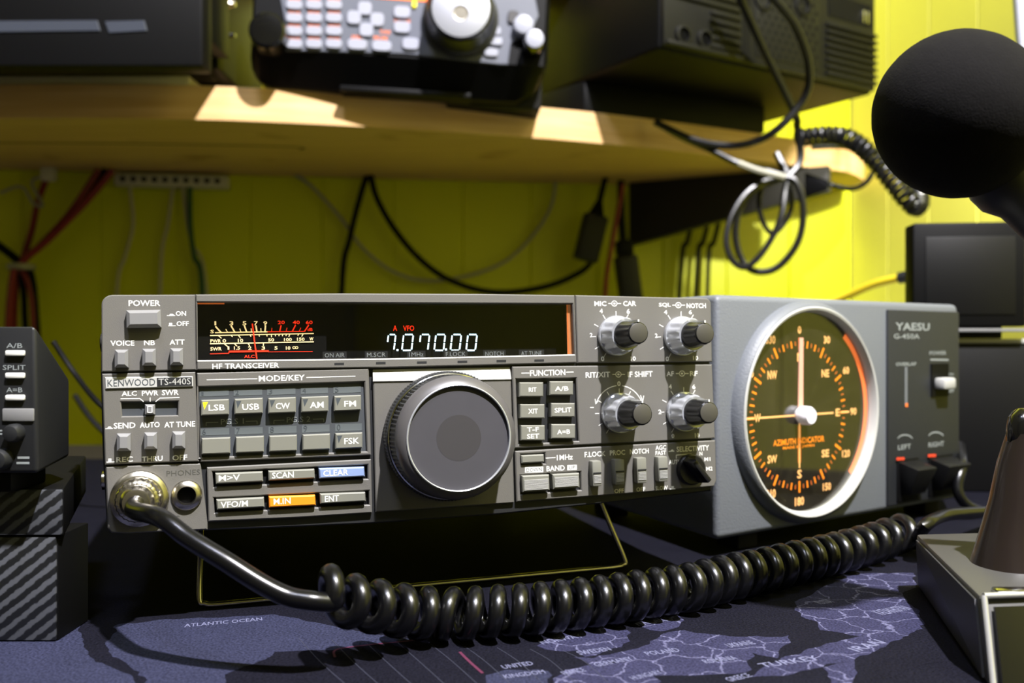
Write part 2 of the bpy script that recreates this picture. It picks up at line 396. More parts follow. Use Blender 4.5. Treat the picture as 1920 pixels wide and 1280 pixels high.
# desk
dk = thing('desk', W0, 'dark desk top under the map mat, carrying all the radios', 'desk')
MB().box(-1300, 505, 150, 1040, -28, -2.0, 'desk_top', 3).build('desk_top', dk)
for x in (-1250, 470):
    for y in (200, 980): MB().box(x-22, x+22, y-22, y+22, -740, -27.9, 'desk_top', 2).build('leg', dk)
# map mat
def jag(pts, amp, seed, step=3.0):
    r = random.Random(seed); out = []; n = len(pts)
    for i in range(n):
        a, b = Vector(pts[i]), Vector(pts[(i+1) % n]); L = (b-a).length; k = max(1, int(L/step)); nn = Vector((-(b-a).y, (b-a).x))/max(L, .01)
        for j in range(k):
            p = a+(b-a)*j/k
            d = 0 if j == 0 else (noise.noise(Vector((p.x*.12, p.y*.12, seed)))+.5*noise.noise(Vector((p.x*.5, p.y*.5, seed))))*amp
            out.append((p.x+nn.x*d, p.y+nn.y*d))
    return out
mm = MB().box(-720, 470, 190, 900, -1.9, 0, 'sea', .6)
def land(px, m, seed, z=.06):
    pts = [(G(x, y, 0).x, G(x, y, 0).y) for x, y in px]; pts = jag(pts, 2.2, seed)
    tri = tessellate_polygon([[Vector((x, y, 0)) for x, y in pts]])
    mm.add([(x, y, z) for x, y in pts], [list(t) for t in tri], m)
R_ = lambda L: [(900+a/1.882, 1080+b/1.882) for a, b in L]
L_ = lambda L: [(a/2.133, 1100+b/2.133) for a, b in L]
land(R_([(200, 245), (270, 200), (350, 190), (420, 180), (520, 190), (530, 230), (500, 250), (430, 270), (370, 285), (345, 262), (300, 266), (230, 258)]), 'land', 1)
land(R_([(560, 168), (600, 150), (700, 138), (722, 155), (700, 180), (640, 195), (600, 190)]), 'land', 2)
land(R_([(200, 420), (300, 330), (390, 312), (330, 285), (400, 290), (480, 270), (600, 240), (640, 205), (720, 190), (760, 200), (880, 212), (1010, 215), (1090, 208), (1097, 235), (1060, 255), (1050, 290), (960, 270), (940, 300), (960, 330), (900, 345), (700, 350), (610, 352), (640, 372), (560, 420)]), 'land', 3)
land(R_([(1110, 90), (1160, 70), (1250, 20), (1330, -10), (1530, -12), (1540, 40), (1490, 60), (1530, 110), (1572, 170), (1540, 190), (1490, 222), (1440, 240), (1400, 262), (1340, 280), (1300, 300), (1210, 320), (1130, 335), (1060, 352), (960, 356), (1000, 320), (1060, 290), (1180, 252), (1260, 232), (1340, 212), (1280, 200), (1200, 190), (1190, 160), (1150, 150), (1110, 120)]), 'land', 4)
land(R_([(1210, 322), (1320, 292), (1332, 340), (1300, 400), (1250, 400), (1230, 342)]), 'land', 5)
land(R_([(20, 350), (90, 330), (240, 335), (240, 380), (20, 400)]), 'land_grey', 6)
land(L_([(470, 150), (700, 130), (1100, 110), (1300, 150), (1500, 190), (1650, 210), (1500, 230), (1350, 250), (1100, 260), (1060, 290), (950, 330), (900, 350), (880, 450), (600, 450), (560, 340), (450, 280), (420, 230), (450, 190)]), 'land_grey', 7)
land(L_([(-200, 190), (0, 185), (310, 135), (330, 220), (380, 300), (520, 350), (580, 450), (-200, 450)]), 'land_grey', 8)
land(R_([(1380, 300), (1500, 262), (1600, 250), (1640, 300), (1500, 330), (1400, 380), (1370, 350)]), 'sea', 9, .05)
def maptext(t, p0, p1, hpx):
    a, b = G(*p0, 0), G(*p1, 0); e = (b-a); e.z = 0; L = e.length; e /= L; up = Vector((-e.y, e.x, 0))
    h = (G(p0[0], p0[1]-hpx, 0)-a).length; vs, fs = glyphs(t, .01)
    ax = min(v[0] for v in vs); bx = max(v[0] for v in vs)
    mm.add([a+e*L*(v[0]-ax)/(bx-ax)+up*v[1]/.7*h+Vector((0, 0, .12)) for v in vs], fs, 'map_text')
for t, a, b, h in (('NORWAY', (1019, 1208), (1096, 1194), 7), ('FINLAND', (1198, 1173), (1266, 1162), 7), ('POLAND', (1216, 1229), (1277, 1221), 7),
                   ('GERMANY', (1120, 1250), (1190, 1237), 7), ('SWEDEN', (1088, 1228), (1148, 1219), 7), ('UKRAINE', (1370, 1214), (1418, 1207), 7), ('UNITED', (945, 1254), (1002, 1246), 7),
                   ('KINGDOM', (948, 1272), (1024, 1262), 7), ('ROMANIA', (1325, 1244), (1385, 1236), 7), ('TURKEY', (1433, 1252), (1540, 1236), 8),
                   ('KAZAKHSTAN', (1655, 1153), (1712, 1142), 8), ('RUSSIA', (1540, 1133), (1565, 1129), 6), ('FRANCE', (1060, 1266), (1100, 1258), 7),
                   ('ATLANTIC OCEAN', (345, 1176), (492, 1163), 6), ('HUNGARY', (1190, 1275), (1245, 1262), 7), ('GREECE', (1370, 1278), (1412, 1268), 7), ('IRAN', (1610, 1222), (1662, 1205), 8)):
    maptext(t, a, b, h)
def mapline(pts, wd, m):
    L = smooth_path([G(x, y, 0) for x, y in pts], 5)
    for a, b in zip(L, L[1:]):
        e = (b-a).normalized(); nn = Vector((-e.y, e.x, 0))*wd/2; z = Vector((0, 0, .1))
        mm.add([a+nn+z, b+nn+z, b-nn+z, a-nn+z], [[0, 1, 2, 3]], m)
mapline([(628, 1232), (630, 1218), (680, 1210), (740, 1204), (800, 1198)], .9, 'map_pink')
mapline([(862, 1222), (880, 1240), (905, 1262)], 1.1, 'map_pink')
for i in range(9): x = 560+i*62; mapline([(x, 1196+i*3), (x+40, 1240), (x+90, 1285)], .3, 'map_line')
tag(mm.build('desk_mat'), 'dark fabric desk mat printed with a lavender world map', 'desk mat')
# ================================================================== the transceiver
RF = Frame((-159.4, 359.0, CAMZ-77.0), .306, -.05, -.013)
rad = thing('radio_transceiver', RF, 'grey transceiver with glowing 7.070.00 display and large tuning dial', 'radio')
q = RF.q
def Q(*pts, y=0): return [RF.q(a, b, y) for a, b in pts]
def qp(F, tl, tr, br, bl, y=0): return [F.q(*tl, y), F.q(*tr, y), F.q(*br, y), F.q(*bl, y)]
BOT = [(1338, 921), (1240, 932.5), (1150, 943), (940, 965), (720, 981.5), (560, 989), (400, 995), (230, 1001.5)]
def arc(c, r, a0, a1, n=5): return [(c[0]+r*cos(a0+(a1-a0)*i/n), c[1]+r*sin(a0+(a1-a0)*i/n)) for i in range(n+1)]
# case body
MB().box(3, 267, 13, 300, 4, 93, 'body_dark', 2).build('case', rad)
# back slab of the front (traced outline)
tl, tr = q(190, 552.5), q(1333, 559)
slab = arc((tl[0]+4, tl[1]-4), 4, pi, pi/2)+[q(430, 550.5), q(640, 549.5), q(900, 550.5), q(1075, 552.8)]+arc((tr[0]-3, tr[1]-3), 3, pi/2, 0)
slab += [q(1341, 905)]+[q(*b) for b in BOT]+[q(207, 1001), q(199, 990), q(191, 850), q(187.5, 700)]
fr = MB().plate(slab, [[q(369.5, 566), q(1074, 569), q(1078, 667), q(720, 676), q(370.5, 679)]], 2.2, 15, 'panel_dark', .6)
fr.build('front_frame', rad)
Y1 = 3.0
def section(name, outer, holes, texts=(), lines=(), polys=(), m='panel', y0=0, bev=.45):
    mb = MB().plate(outer, holes, y0, Y1, m, bev)
    for t in texts:
        mb.ptext(RF, t[0], *t[1:5], y0-.06, t[5] if len(t) > 5 else 'white', t[6] if len(t) > 6 else .018)
    for l in lines: mb.pline(RF, l[0], l[1], y0-.06, l[2] if len(l) > 2 else 'white')
    for p in polys: mb.poly(RF, p[0], y0-.05, p[1])
    return mb.build(name, rad)
def key(name, quad, prot, m='key', text=None, tm='white', back=2.5, bev=.5, extra=None, parent=None, bold=.015, mside=None):
    poly = qp(RF, *quad, -prot); mb = MB().prism(poly, -prot, back, m, bev, mside)
    if text: mb.ptext(RF, text[0], *text[1:5], -prot-.06, tm, bold)
    if extra: extra(mb, -prot-.06)
    return mb.build(name, parent or rad)
def rq(x0, x1, y0, y1): return ((x0, y0), (x1, y0), (x1, y1), (x0, y1))
# -- power section
pc = arc((tl[0]+4, tl[1]-4), 4, pi, pi/2)
section('control_panel', pc+[q(366, 552), q(368, 693.5), q(190.5, 697)],
        [], [('POWER', 241, 300.5, 562.5, 573.5), ('ON', 329.5, 349, 583, 592), ('OFF', 331, 354, 602, 611), ('VOICE', 207, 252, 638, 648), ('NB', 270, 290.5, 637.5, 647), ('ATT', 318, 346, 636.5, 646)],
        [([(313.5, 591.5), (328, 591.5)], 1.5), ([(316, 610.5), (329, 610.5)], 1.5)], [([(317, 591), (319, 588), (324, 588), (327, 591)], 'white'), ([(317, 610), (317, 605), (323, 605), (323, 610)], 'white')])
def cap(mb, quad):                                     # soft cushioned push button
    return mb
key('power_button', ((236, 581), (301, 580), (302, 613), (237, 614)), 4, 'btn', bev=1.3)
for x0, x1, y0, y1 in ((214.5, 240, 655, 688.5), (266.5, 292, 653.5, 685), (319, 343, 652.5, 684)):
    key('push_button', rq(x0, x1, y0, y1), 4.5, 'btn', bev=1.2)
# -- display
section('display_bezel', [q(367, 552), q(640, 550), q(900, 551), q(1077, 553.5), q(1081, 680), q(720, 689), q(369, 693.2)],
        [[q(370, 566.5), q(1073, 569.5), q(1077, 664), q(720, 671.5), q(371, 675)]],
        [('HF TRANSCEIVER', 398, 523.5, 680.5, 690.5)], [([(371, 676.5), (720, 673.3), (1077, 665.2)], 2.2)],
        [([(a, b), (a+18, b-.4), (a+18, b+4), (a, b+4.4)], 'panel_dark') for a, b in ((627, 680), (705, 678.5), (782, 677.4), (858, 676), (931, 674.8), (1002, 673.6))], m='panel', y0=-.5)
win = [q(369, 565), q(1075, 568), q(1079, 666), q(720, 674), q(370, 677)]
MB().prism(win, 1.2, 1.9, 'display_glass').build('display_glass', rad)
db = MB().prism([q(366, 560), q(1079, 562), q(1083, 670), q(720, 680), q(367, 682)], 12.5, 12.9, 'black').build('display_backing', rad)
YM = 8.0; mt = MB()
mt.poly(RF, [(371, 567), (612, 566), (612, 674), (371, 677)], YM+.4, 'black')
def cr(X, Y): return (360+X/6.857, 555+Y/6.857)
def mtxt(t, X0, X1, Y0, Y1, m, b=.02): a = cr(X0, Y0); c = cr(X1, Y1); mt.ptext(RF, t, a[0], c[0], a[1], c[1], YM, m, b)
def mln(pts, w_, m): mt.pline(RF, [cr(*p) for p in pts], w_, YM, m)
for t, X, w_ in (('1', 300, 22), ('3', 507, 50), ('5', 675, 50), ('7', 822, 50), ('9', 942, 50)): mtxt(t, X-w_/2, X+w_/2, 322, 375, 'cream_glow')
for t, a, b in (('20', 1103, 1192), ('40', 1295, 1385), ('60', 1463, 1550)): mtxt(t, a, b, 315, 360, 'red_glow', .012)
mtxt('S', 236, 282, 432, 478, 'cream_glow'); mtxt('dB', 1485, 1550, 410, 448, 'red_glow', .01)
mln([(300, 470), (660, 463), (970, 458)], 2.2, 'cream_glow'); mln([(970, 458), (1450, 452)], 1.4, 'red_glow')
for a in ((305, 392, 375, 468), (505, 385, 550, 463), (675, 383, 703, 462), (822, 382, 835, 460), (945, 380, 938, 458)): mln([a[:2], a[2:]], 2.8, 'cream_glow')
for a in ((435, 425, 458, 465), (615, 420, 630, 462), (760, 418, 765, 460), (885, 415, 888, 458)): mln([a[:2], a[2:]], 1.6, 'cream_glow')
for a in ((1145, 378, 1128, 455), (1330, 375, 1290, 452), (1500, 373, 1448, 450)): mln([a[:2], a[2:]], 2.2, 'red_glow')
for a in ((1028, 412, 1022, 457), (1222, 408, 1210, 454), (1398, 408, 1380, 452)): mln([a[:2], a[2:]], 1.0, 'red_glow')
mln([(235, 506), (1562, 480)], 2.0, 'cream_glow')
for a in ((335, 505, 378, 540), (500, 502, 520, 522), (595, 500, 622, 538), (745, 498, 758, 518), (860, 496, 866, 516), (960, 494, 965, 514), (1020, 492, 1022, 525), (1075, 492, 1073, 512), (1122, 491, 1118, 511), (1168, 490, 1162, 510), (1215, 490, 1208, 508), (1258, 489, 1245, 520), (1370, 487, 1362, 505), (1430, 486, 1412, 516)): mln([a[:2], a[2:]], 1.5, 'cream_glow')
mtxt('PWR', 236, 372, 555, 598, 'cream_glow'); mtxt('0', 392, 438, 552, 595, 'cream_glow'); mtxt('10', 590, 658, 548, 592, 'cream_glow')
mtxt('50', 980, 1056, 540, 583, 'cream_glow'); mtxt('100', 1183, 1283, 537, 578, 'cream_glow'); mtxt('150', 1350, 1447, 533, 574, 'cream_glow'); mtxt('W', 1510, 1560, 530, 568, 'cream_glow')
mln([(235, 612), (1562, 587)], 2.0, 'cream_glow')
for a in ((415, 612, 455, 645), (545, 610, 575, 640), (722, 606, 740, 636), (918, 603, 918, 633)): mln([a[:2], a[2:]], 1.9, 'cream_glow')
mtxt('SWR', 236, 382, 655, 700, 'cream_glow')
for t, a, b in (('1', 458, 480), ('1.5', 540, 618), ('2', 722, 765), ('3', 895, 940), ('5', 1060, 1100), ('10', 1207, 1265)): mtxt(t, a, b, 645, 688, 'cream_glow')
for c in (1312, 1345):
    pts = [(c+18*cos(k*pi/5), 662+14*sin(k*pi/5)) for k in range(11)]; mln(pts, 1.0, 'cream_glow')
mln([(235, 742), (470, 735)], 1.6, 'red_glow'); mln([(480, 712), (980, 706)], 3.4, 'red_glow'); mln([(470, 735), (480, 712)], 1.6, 'red_glow'); mln([(980, 716), (1550, 712)], .9, 'red_glow')
mtxt('ALC', 670, 805, 755, 795, 'red_glow', .01)
mt.build('signal_meter', rad)
nd = MB().pline(RF, [cr(776, 358), cr(832, 798)], 2.4, YM-.8, 'red_glow').build('meter_needle', rad)
# VFD
YV = 9.0; vf = MB()
vf.ptext(RF, 'A', 737, 744.5, 610, 620, YV, 'red_glow', .01); vf.ptext(RF, 'VFO', 756, 776.5, 610, 620, YV, 'red_glow', .01)
SEG = {'0': 'abcdef', '7': 'abcf'}
for ch, x0, x1 in (('7', 727, 740.5), ('0', 755.5, 773.5), ('7', 787.5, 804), ('0', 816, 833.5), ('0', 846.5, 863.5), ('0', 876, 893)):
    y0, y1 = 627, 656.5; sh = lambda x, y: (x-3.5*(y-y0)/(y1-y0)+1.5, y); ym = (y0+y1)/2
    S = {'a': ((x0+3, y0), (x1-2, y0)), 'b': ((x1, y0+2.5), (x1, ym-2)), 'c': ((x1, ym+2), (x1, y1-2.5)), 'd': ((x0+3, y1), (x1-2, y1)), 'e': ((x0, ym+2), (x0, y1-2.5)), 'f': ((x0, y0+2.5), (x0, ym-2))}
    for k in SEG[ch]: vf.pline(RF, [sh(*S[k][0]), sh(*S[k][1])], 2.6, YV, 'white_glow')
for x, y in ((744.5, 656), (835.5, 655)): vf.pline(RF, [(x, y), (x+1.5, y)], 3.4, YV, 'white_glow')
vf.build('frequency_readout', rad)
lb = MB()
for t, a, b, y in (('ON AIR', 609, 646, 663), ('M.SCR', 688, 723, 662.3), ('1MHz', 767, 794, 661.7), ('F.LOCK', 836, 873, 661), ('NOTCH', 910, 944, 660.3), ('AT TUNE', 977, 1016, 659.6)):
    lb.poly(RF, [(a-4, y-4), (b+4, y-4.5), (b+4, y+9), (a-4, y+9.5)], 2.3, 'panel_dark'); lb.ptext(RF, t, a, b, y-1.5, y+6.5, 2.24, 'dim', .0)
lb.build('indicator_legend', rad)
le = MB(); le.poly(RF, [(1062, 571), (1073, 571), (1076, 664), (1064, 666)], 2.4, 'lens_orange'); le.pline(RF, [(1063.5, 572), (1066, 664)], 1.4, 2.3, 'amber_dim')
le.pline(RF, [(371, 569), (420, 569)], 2.6, 2.3, 'amber_dim'); le.build('edge_glow', rad)
# -- meter switch section
section('meter_panel', [q(191, 700.5), q(366, 697), q(373, 865), q(258, 868), q(197, 871.5)],
        [[q(226.5, 753.5), q(334, 752), q(333, 778), q(229, 780)]],
        [('ALC', 228, 256.5, 733, 742), ('PWR', 266, 297, 732, 741.5), ('SWR', 303.5, 335, 730.5, 740.5), ('SEND', 213, 254, 792, 803), ('AUTO', 262, 299.5, 791, 801.5), ('AT TUNE', 308, 366, 790, 800.5),
         ('REC', 218, 249, 856, 866), ('THRU', 266, 305, 855, 864.5), ('OFF', 323, 351, 852.5, 862.5)],
        [([(226.5, 747.3), (262, 746.8), (269, 752.5)], 1.6), ([(281.5, 745.5), (281.5, 752)], 1.6), ([(292, 752.5), (300, 746), (336, 745)], 1.6), ([(198, 803.5), (211, 803)], 1.5), ([(200, 866), (215, 865.5)], 1.5)],
        [([(201, 803), (203, 799.5), (208, 799.5), (210, 803)], 'white'), ([(203, 865.5), (203, 859.5), (209, 859.5), (209, 865.5)], 'white')])
bd = MB().plate([q(197, 707), q(361.5, 705), q(362, 724.5), q(198, 729)], [], -.7, .2, 'panel_light', .3)
bd.poly(RF, [(294, 708), (359.5, 707), (360, 722.5), (294.5, 724.5)], -.76, 'panel_dark')
bd.ptext(RF, 'KENWOOD', 201.5, 291, 710.5, 723.5, -.78, 'darkink', .0); bd.ptext(RF, 'TS-440S', 297, 357.5, 709, 721, -.8, 'panel_light', .0)
bd.build('name_badge', rad)
MB().prism(Q((226, 753), (334.5, 751), (334.5, 779), (228, 781)), 2.0, 2.2, 'key_bed').build('slider_slot', rad)
key('slider_knob', rq(271.5, 290, 758, 777), 2.6, 'btn', bev=.9, extra=lambda mb, y: mb.pline(RF, [(277, 762), (277, 773), (285, 773), (285, 762), (277, 762)], 1.4, y, 'white'))
for x0, x1, y0, y1 in ((218.5, 244.5, 813, 845.5), (270, 294, 811, 842), (323, 347, 809, 841)):
    key('push_button', rq(x0, x1, y0, y1), 4.5, 'btn', bev=1.2)
# -- microphone section
jc = RF.p(350, 928.5, 0)
mb = MB().plate([q(197.5, 875), q(258, 872), q(376, 868.5), q(389, 981), q(389, 993), q(236, 1000), q(208, 999), q(201, 990)], [[(jc.x+5.6*cos(k*pi/16), jc.z+5.6*sin(k*pi/16)) for k in range(32)]], .6, Y1, 'panel', .5)
mb.ptext(RF, 'PHONES', 312, 375, 881, 891, .54, 'key_side', .0); mb.ptext(RF, 'MIC', 312, 337, 967, 979, .54, 'key_side', .0)
mb.build('socket_panel', rad)
c = RF.p(350, 928.5, 0)
jk = MB().lathe((c.x, 1, c.z), [(5.9, 0), (5.9, 1.2), (5.0, 2.2), (3.7, 2.6), (3.4, 1.8), (3.4, -1)], 'nickel', 40, cap=False)
jk.lathe((c.x, 1, c.z), [(3.6, -.9), (0, -.9)], 'black', 24); jk.build('phones_socket', rad)
# -- MODE / KEY section
kb = [q(371.5, 725), q(683.5, 715.5), q(688.5, 846), q(373.5, 857.5)]
section('keypad_frame', [q(369, 699), q(691.5, 690.5), q(696, 853), q(376, 866)], [kb],
        [('MODE/KEY', 485, 571.5, 703, 714)], [([(388, 711.8), (482, 709.8)], 1.5), ([(575, 707.5), (666, 705)], 1.5)])
kbm = MB().prism([q(370, 720), q(686, 711), q(691, 851), q(372, 862)], 1.6, 2.1, 'key_bed')
strips = [[(374.6, 429, 731, 742.3), (438, 491.6, 729.6, 741), (500.6, 554, 727.4, 739.5), (564, 615, 726, 737.6), (625, 676.5, 724, 736.2)],
          [(376, 430, 803, 815.6), (440, 492.6, 801, 813.6), (503.4, 556, 798.8, 812), (566, 618, 796.4, 810), (628.5, 678.6, 794.2, 807.6)]]
for r_, nums in zip(strips, ('12345', '67890')):
    for (x0, x1, y0, y1), n_ in zip(r_, nums):
        kbm.poly(RF, [(x0, y0+1), (x1, y0-1), (x1, y1-1), (x0, y1+1)], 1.5, 'key_strip'); kbm.ptext(RF, n_, x0+3, x0+10 if n_ != '1' else x0+7, y0+1, y1-1, 1.4, 'darkink', .0)
kbm.ptext(RF, 'PG.S 1', 414, 457, 784.5, 795, 1.4, 'dim', .0); kbm.ptext(RF, 'PG.S 2', 537.7, 582, 781, 791, 1.4, 'dim', .0)
for pts in ([(386.5, 798), (386.5, 792), (409, 791.3)], [(461, 789.5), (482, 789), (482, 795)], [(513.5, 794), (513.5, 788), (533, 787.2)], [(587, 785.5), (607, 785), (607, 791)]): kbm.pline(RF, pts, 1.1, 1.4, 'dim')
kbm.build('key_bed', rad)
rows = [[(377, 429.4, 748.8, 778, 'LSB', 391, 421.5, 758, 769.5), (439.6, 493, 746.5, 775.5, 'USB', 454, 486, 756.5, 768), (503, 555, 745, 774, 'CW', 517, 543.5, 755, 766.5), (565, 616, 743, 772, 'AM', 581, 607, 753, 764.5), (626.6, 677.3, 741, 769.6, 'FM', 645.5, 667.5, 751, 762)],
        [(378, 432, 820.5, 850.6, None), (442, 495, 818, 848, None), (505, 557, 816, 845.7, None), (567.5, 619, 813.8, 843, None), (629, 679.7, 811.5, 840.3, 'FSK', 645.5, 673.5, 820.5, 832)]]
for r_ in rows:
    for t in r_:
        x0, x1, y0, y1 = t[:4]; tri = None
        if t[4]:
            mk = 'yellow_mark' if t[4] == 'LSB' else 'mark'
            tri = lambda mb, y, x0=x0, y0=y0, mk=mk: mb.poly(RF, [(x0+3, y0+5), (x0+13, y0+4.6), (x0+6, y0+19)], y, mk)
        o = key('key', ((x0, y0+1), (x1, y0-1), (x1, y1-1), (x0, y1+1)), 1.8, 'key', t[4:] if t[4] else None, extra=tri, bev=.45)
        if t[4] == 'LSB': o['label'] = 'key marked LSB with a lit yellow corner'
# -- memory key block
s1 = [q(398, 884), q(689.5, 871), q(690, 897.5), q(400.5, 913)]; s2 = [q(400.5, 933), q(692, 919.5), q(692.5, 946), q(402.5, 961)]
section('memory_key_frame', [q(388, 876), q(696, 860.5), q(698, 961), q(560, 970), q(391, 977.5)], [s1, s2])
MB().prism([q(394, 880), q(694, 866), q(696, 950), q(398, 966)], 2.2, 2.4, 'black').build('memory_key_bed', rad)
for (a, b, c_, d, t, m) in (((403.6, 887), (492.5, 884), (493.5, 902.5), (405, 907), ('M>V', 410, 450, 890, 901), 'key'), ((503, 882.7), (589.7, 879), (590.5, 896.5), (504, 901), ('SCAN', 510, 551, 884.5, 896), 'key'), ((598, 878), (683, 875), (684, 893), (599.5, 897), ('CLEAR', 606, 653, 880.5, 891.5), 'blue_key'),
                            ((405.5, 936.5), (495, 932), (496, 950.5), (407, 955.5), ('VFO/M', 413.5, 465, 939, 950.5), 'key'), ((504, 931), (591, 928), (592, 947), (505, 951.5), ('M.IN', 513, 545, 933.5, 945), 'orange_key'), ((600, 925.5), (685, 922.5), (686, 939.5), (601, 944.5), ('ENT', 609, 635.5, 928.5, 940), 'key')):
    o = key('wide_key', (a, b, c_, d), 2.2, m, t, bev=.5)
    if m != 'key': o['label'] = 'orange M.IN key' if m == 'orange_key' else 'blue CLEAR key'
# -- dial plate
section('dial_panel', [q(700, 715), q(959, 711), q(965, 942.5), q(705, 960)], [], m='panel', y0=.4)
MB().hull([tuple(RF.p(699, 715, -.2)), tuple(RF.p(959, 711, -.2)), tuple(RF.p(959, 711, 2.5)), tuple(RF.p(699, 715, 2.5)), tuple(RF.p(698.8, 692.6, 1.4)), tuple(RF.p(955.8, 688.2, 1.4)), tuple(RF.p(955.8, 688.2, 2.5)), tuple(RF.p(698.8, 692.6, 2.5))], 'panel_light', .2).build('dial_panel_bevel', rad)
dc = RF.p(837, 816, 0); C3 = (dc.x, 0, dc.z)
dial = MB().lathe(C3, [(27.6, -.5), (28.2, 1.5), (28.2, 5.2), (27.4, 6.0)], 'dial_side', 360, 120, .55, (1, 2)).build('tuning_dial', rad, smooth=25)
dial['label'] = 'large grey tuning dial with knurled edge'
MB().lathe(C3, [(26.6, 5.9), (27.1, 6.3), (27.1, 7.3), (26.6, 7.7)], 'chrome', 96, cap=False).build('trim_ring', dial)
MB().lathe(C3, [(26.4, 7.6), (26.6, 8.2), (26.4, 12.5), (26.1, 16.5), (25.9, 17.2)], 'dial_side', 360, 90, .7, (1, 2, 3)).build('knurled_grip', dial, smooth=25)
MB().lathe(C3, [(26.0, 17.1), (26.0, 18), (25.2, 20.8), (22.6, 23.0), (22.0, 23.2), (21.8, 22.6), (21.6, 22.1)], 'dial_ring', 128, cap=False).build('dial_rim', dial)
MB().lathe(C3, [(22.3, 22.9), (22.25, 23.5), (21.9, 23.7), (21.55, 23.5), (21.5, 22.4)], 'silver_ring', 128, cap=False).build('face_ring', dial)
MB().lathe(C3, [(21.6, 22.2), (9.5, 22.35)], 'dial_face', 96).build('dial_face', dial)
MB().lathe(C3, [(9.55, 22.38), (8.8, 22.2), (5, 21.2), (2, 20.8), (0, 20.75)], 'dimple', 64).build('finger_dimple', dial)
# -- knob panels
tk = lambda c, r0, r1, a: ([(c[0]+r0*cos(radians(a)), c[1]-r0*sin(radians(a))), (c[0]+r1*cos(radians(a)), c[1]-r1*sin(radians(a)))], 1.2)
KN = {'mic': (1155, 629.5), 'sql': (1277, 630), 'rit': (1161, 773.5), 'af': (1282, 771)}
def sym(c): return [([(c[0]+5*cos(k*pi/6), c[1]+5*sin(k*pi/6)) for k in range(13)], 1.3), ([(c[0]-11, c[1]), (c[0]-5, c[1])], 1.3), ([(c[0]+5, c[1]), (c[0]+12, c[1])], 1.3), ([(c[0]-1, c[1]), (c[0]+1, c[1])], 3)]
T1 = [('MIC', 1114.5, 1137, 564.5, 573.5), ('CAR', 1168.5, 1192.5, 564, 573.5), ('SQL', 1235.5, 1257.5, 567.5, 576), ('NOTCH', 1287.5, 1323.5, 568.5, 577.5),
      ('0', 1127, 1133, 668, 677), ('2', 1106, 1111, 624, 632), ('4', 1124.5, 1130, 578.5, 587), ('6', 1175, 1181, 579, 588), ('10', 1182.5, 1192, 668, 676),
      ('0', 1248, 1254, 668, 677), ('2', 1228, 1233, 625, 633), ('4', 1245, 1251, 581, 589), ('6', 1291.5, 1297.5, 581, 589), ('10', 1299.5, 1309, 667, 675)]
LN = sym((1152, 568.8))+sym((1272, 571.8))
for k in ('mic', 'sql'): LN += [tk(KN[k], 38, 46, a) for a in (90, 122, 152, 182, 212, 240, 60)]
p2 = arc((tr[0]-3, tr[1]-3), 3, pi/2, 0)
section('knob_panel', [q(1079, 553)]+p2+[q(1335.5, 678), q(1083, 680.5)], [], T1, LN)
fx = [q(967.5, 710), q(1080.5, 708.5), q(1085.5, 826.5), q(972.5, 832.5)]
T2 = [('FUNCTION', 993.6, 1060, 693, 704), ('RIT/XIT', 1098, 1144, 697, 707.5), ('IF SHIFT', 1177, 1223.7, 696, 706.5), ('AF', 1249.6, 1263.5, 696, 705), ('RF', 1293.7, 1308, 695.5, 704.5), ('0', 1157.5, 1163.5, 714.5, 723.5),
      ('2', 1234.5, 1240, 767.5, 776), ('4', 1254, 1259.5, 720, 729), ('6', 1298, 1304, 720.5, 729), ('0', 1259, 1264.5, 813, 821), ('10', 1303, 1311.5, 811.5, 820)]
LN2 = [([(978, 699.3), (992, 699)], 1.6), ([(1062, 697.6), (1075, 697.3)], 1.6), ([(1107, 763.6), (1113, 763.6)], 1.4)]+sym((1159.5, 701.7))+sym((1278.7, 700))
cR = (1161, 773.5)
LN2 += [([(cR[0]+46*cos(radians(a)), cR[1]-51*sin(radians(a))) for a in range(160, 96, -7)], 1.5), ([(cR[0]+46*cos(radians(a)), cR[1]-51*sin(radians(a))) for a in range(82, 20, -7)], 1.5), ([(1116, 748), (1117, 757), (1121, 752)], 1.4), ([(1201, 741), (1205, 752), (1207, 742)], 1.4)]
LN2 += [tk(cR, 38, 45, a) for a in (90, 120, 150, 182, 212, 238, 62)]+[tk(KN['af'], 37, 45, a) for a in (90, 122, 152, 182, 212, 240, 62)]
section('function_panel', [q(960.5, 687), q(1335.5, 683), q(1341, 821.5), q(965, 840)], [fx], T2, LN2)
MB().prism([q(963, 706), q(1083, 703), q(1088, 830), q(969, 836)], 1.8, 2.3, 'panel_dark').build('function_key_bed', rad)
for x0, x1, y0, y1, t in ((974, 1019, 716.5, 743.5, ('RIT', 991.5, 1006, 726, 734.5)), (1030.8, 1075, 714.5, 740.5, ('A/B', 1040.5, 1066, 724, 732.5)), (975.5, 1021.5, 757.5, 784, ('XIT', 990.5, 1008.5, 766, 775)),
                          (1033.5, 1078, 755.5, 781.5, ('SPLIT', 1040, 1071.5, 764, 773)), (976.8, 1022, 797, 825.5, None), (1034, 1079, 795, 822, ('A=B', 1044.5, 1069, 805, 813.5))):
    ex = None
    if t is None: ex = lambda mb, y: (mb.ptext(RF, 'T-F', 988, 1010.5, 800.5, 809, y, 'white', .015), mb.ptext(RF, 'SET', 988, 1011, 813, 822, y, 'white', .015))
    key('key', rq(x0, x1, y0, y1), 2.0, 'key', t, extra=ex, bev=.45)
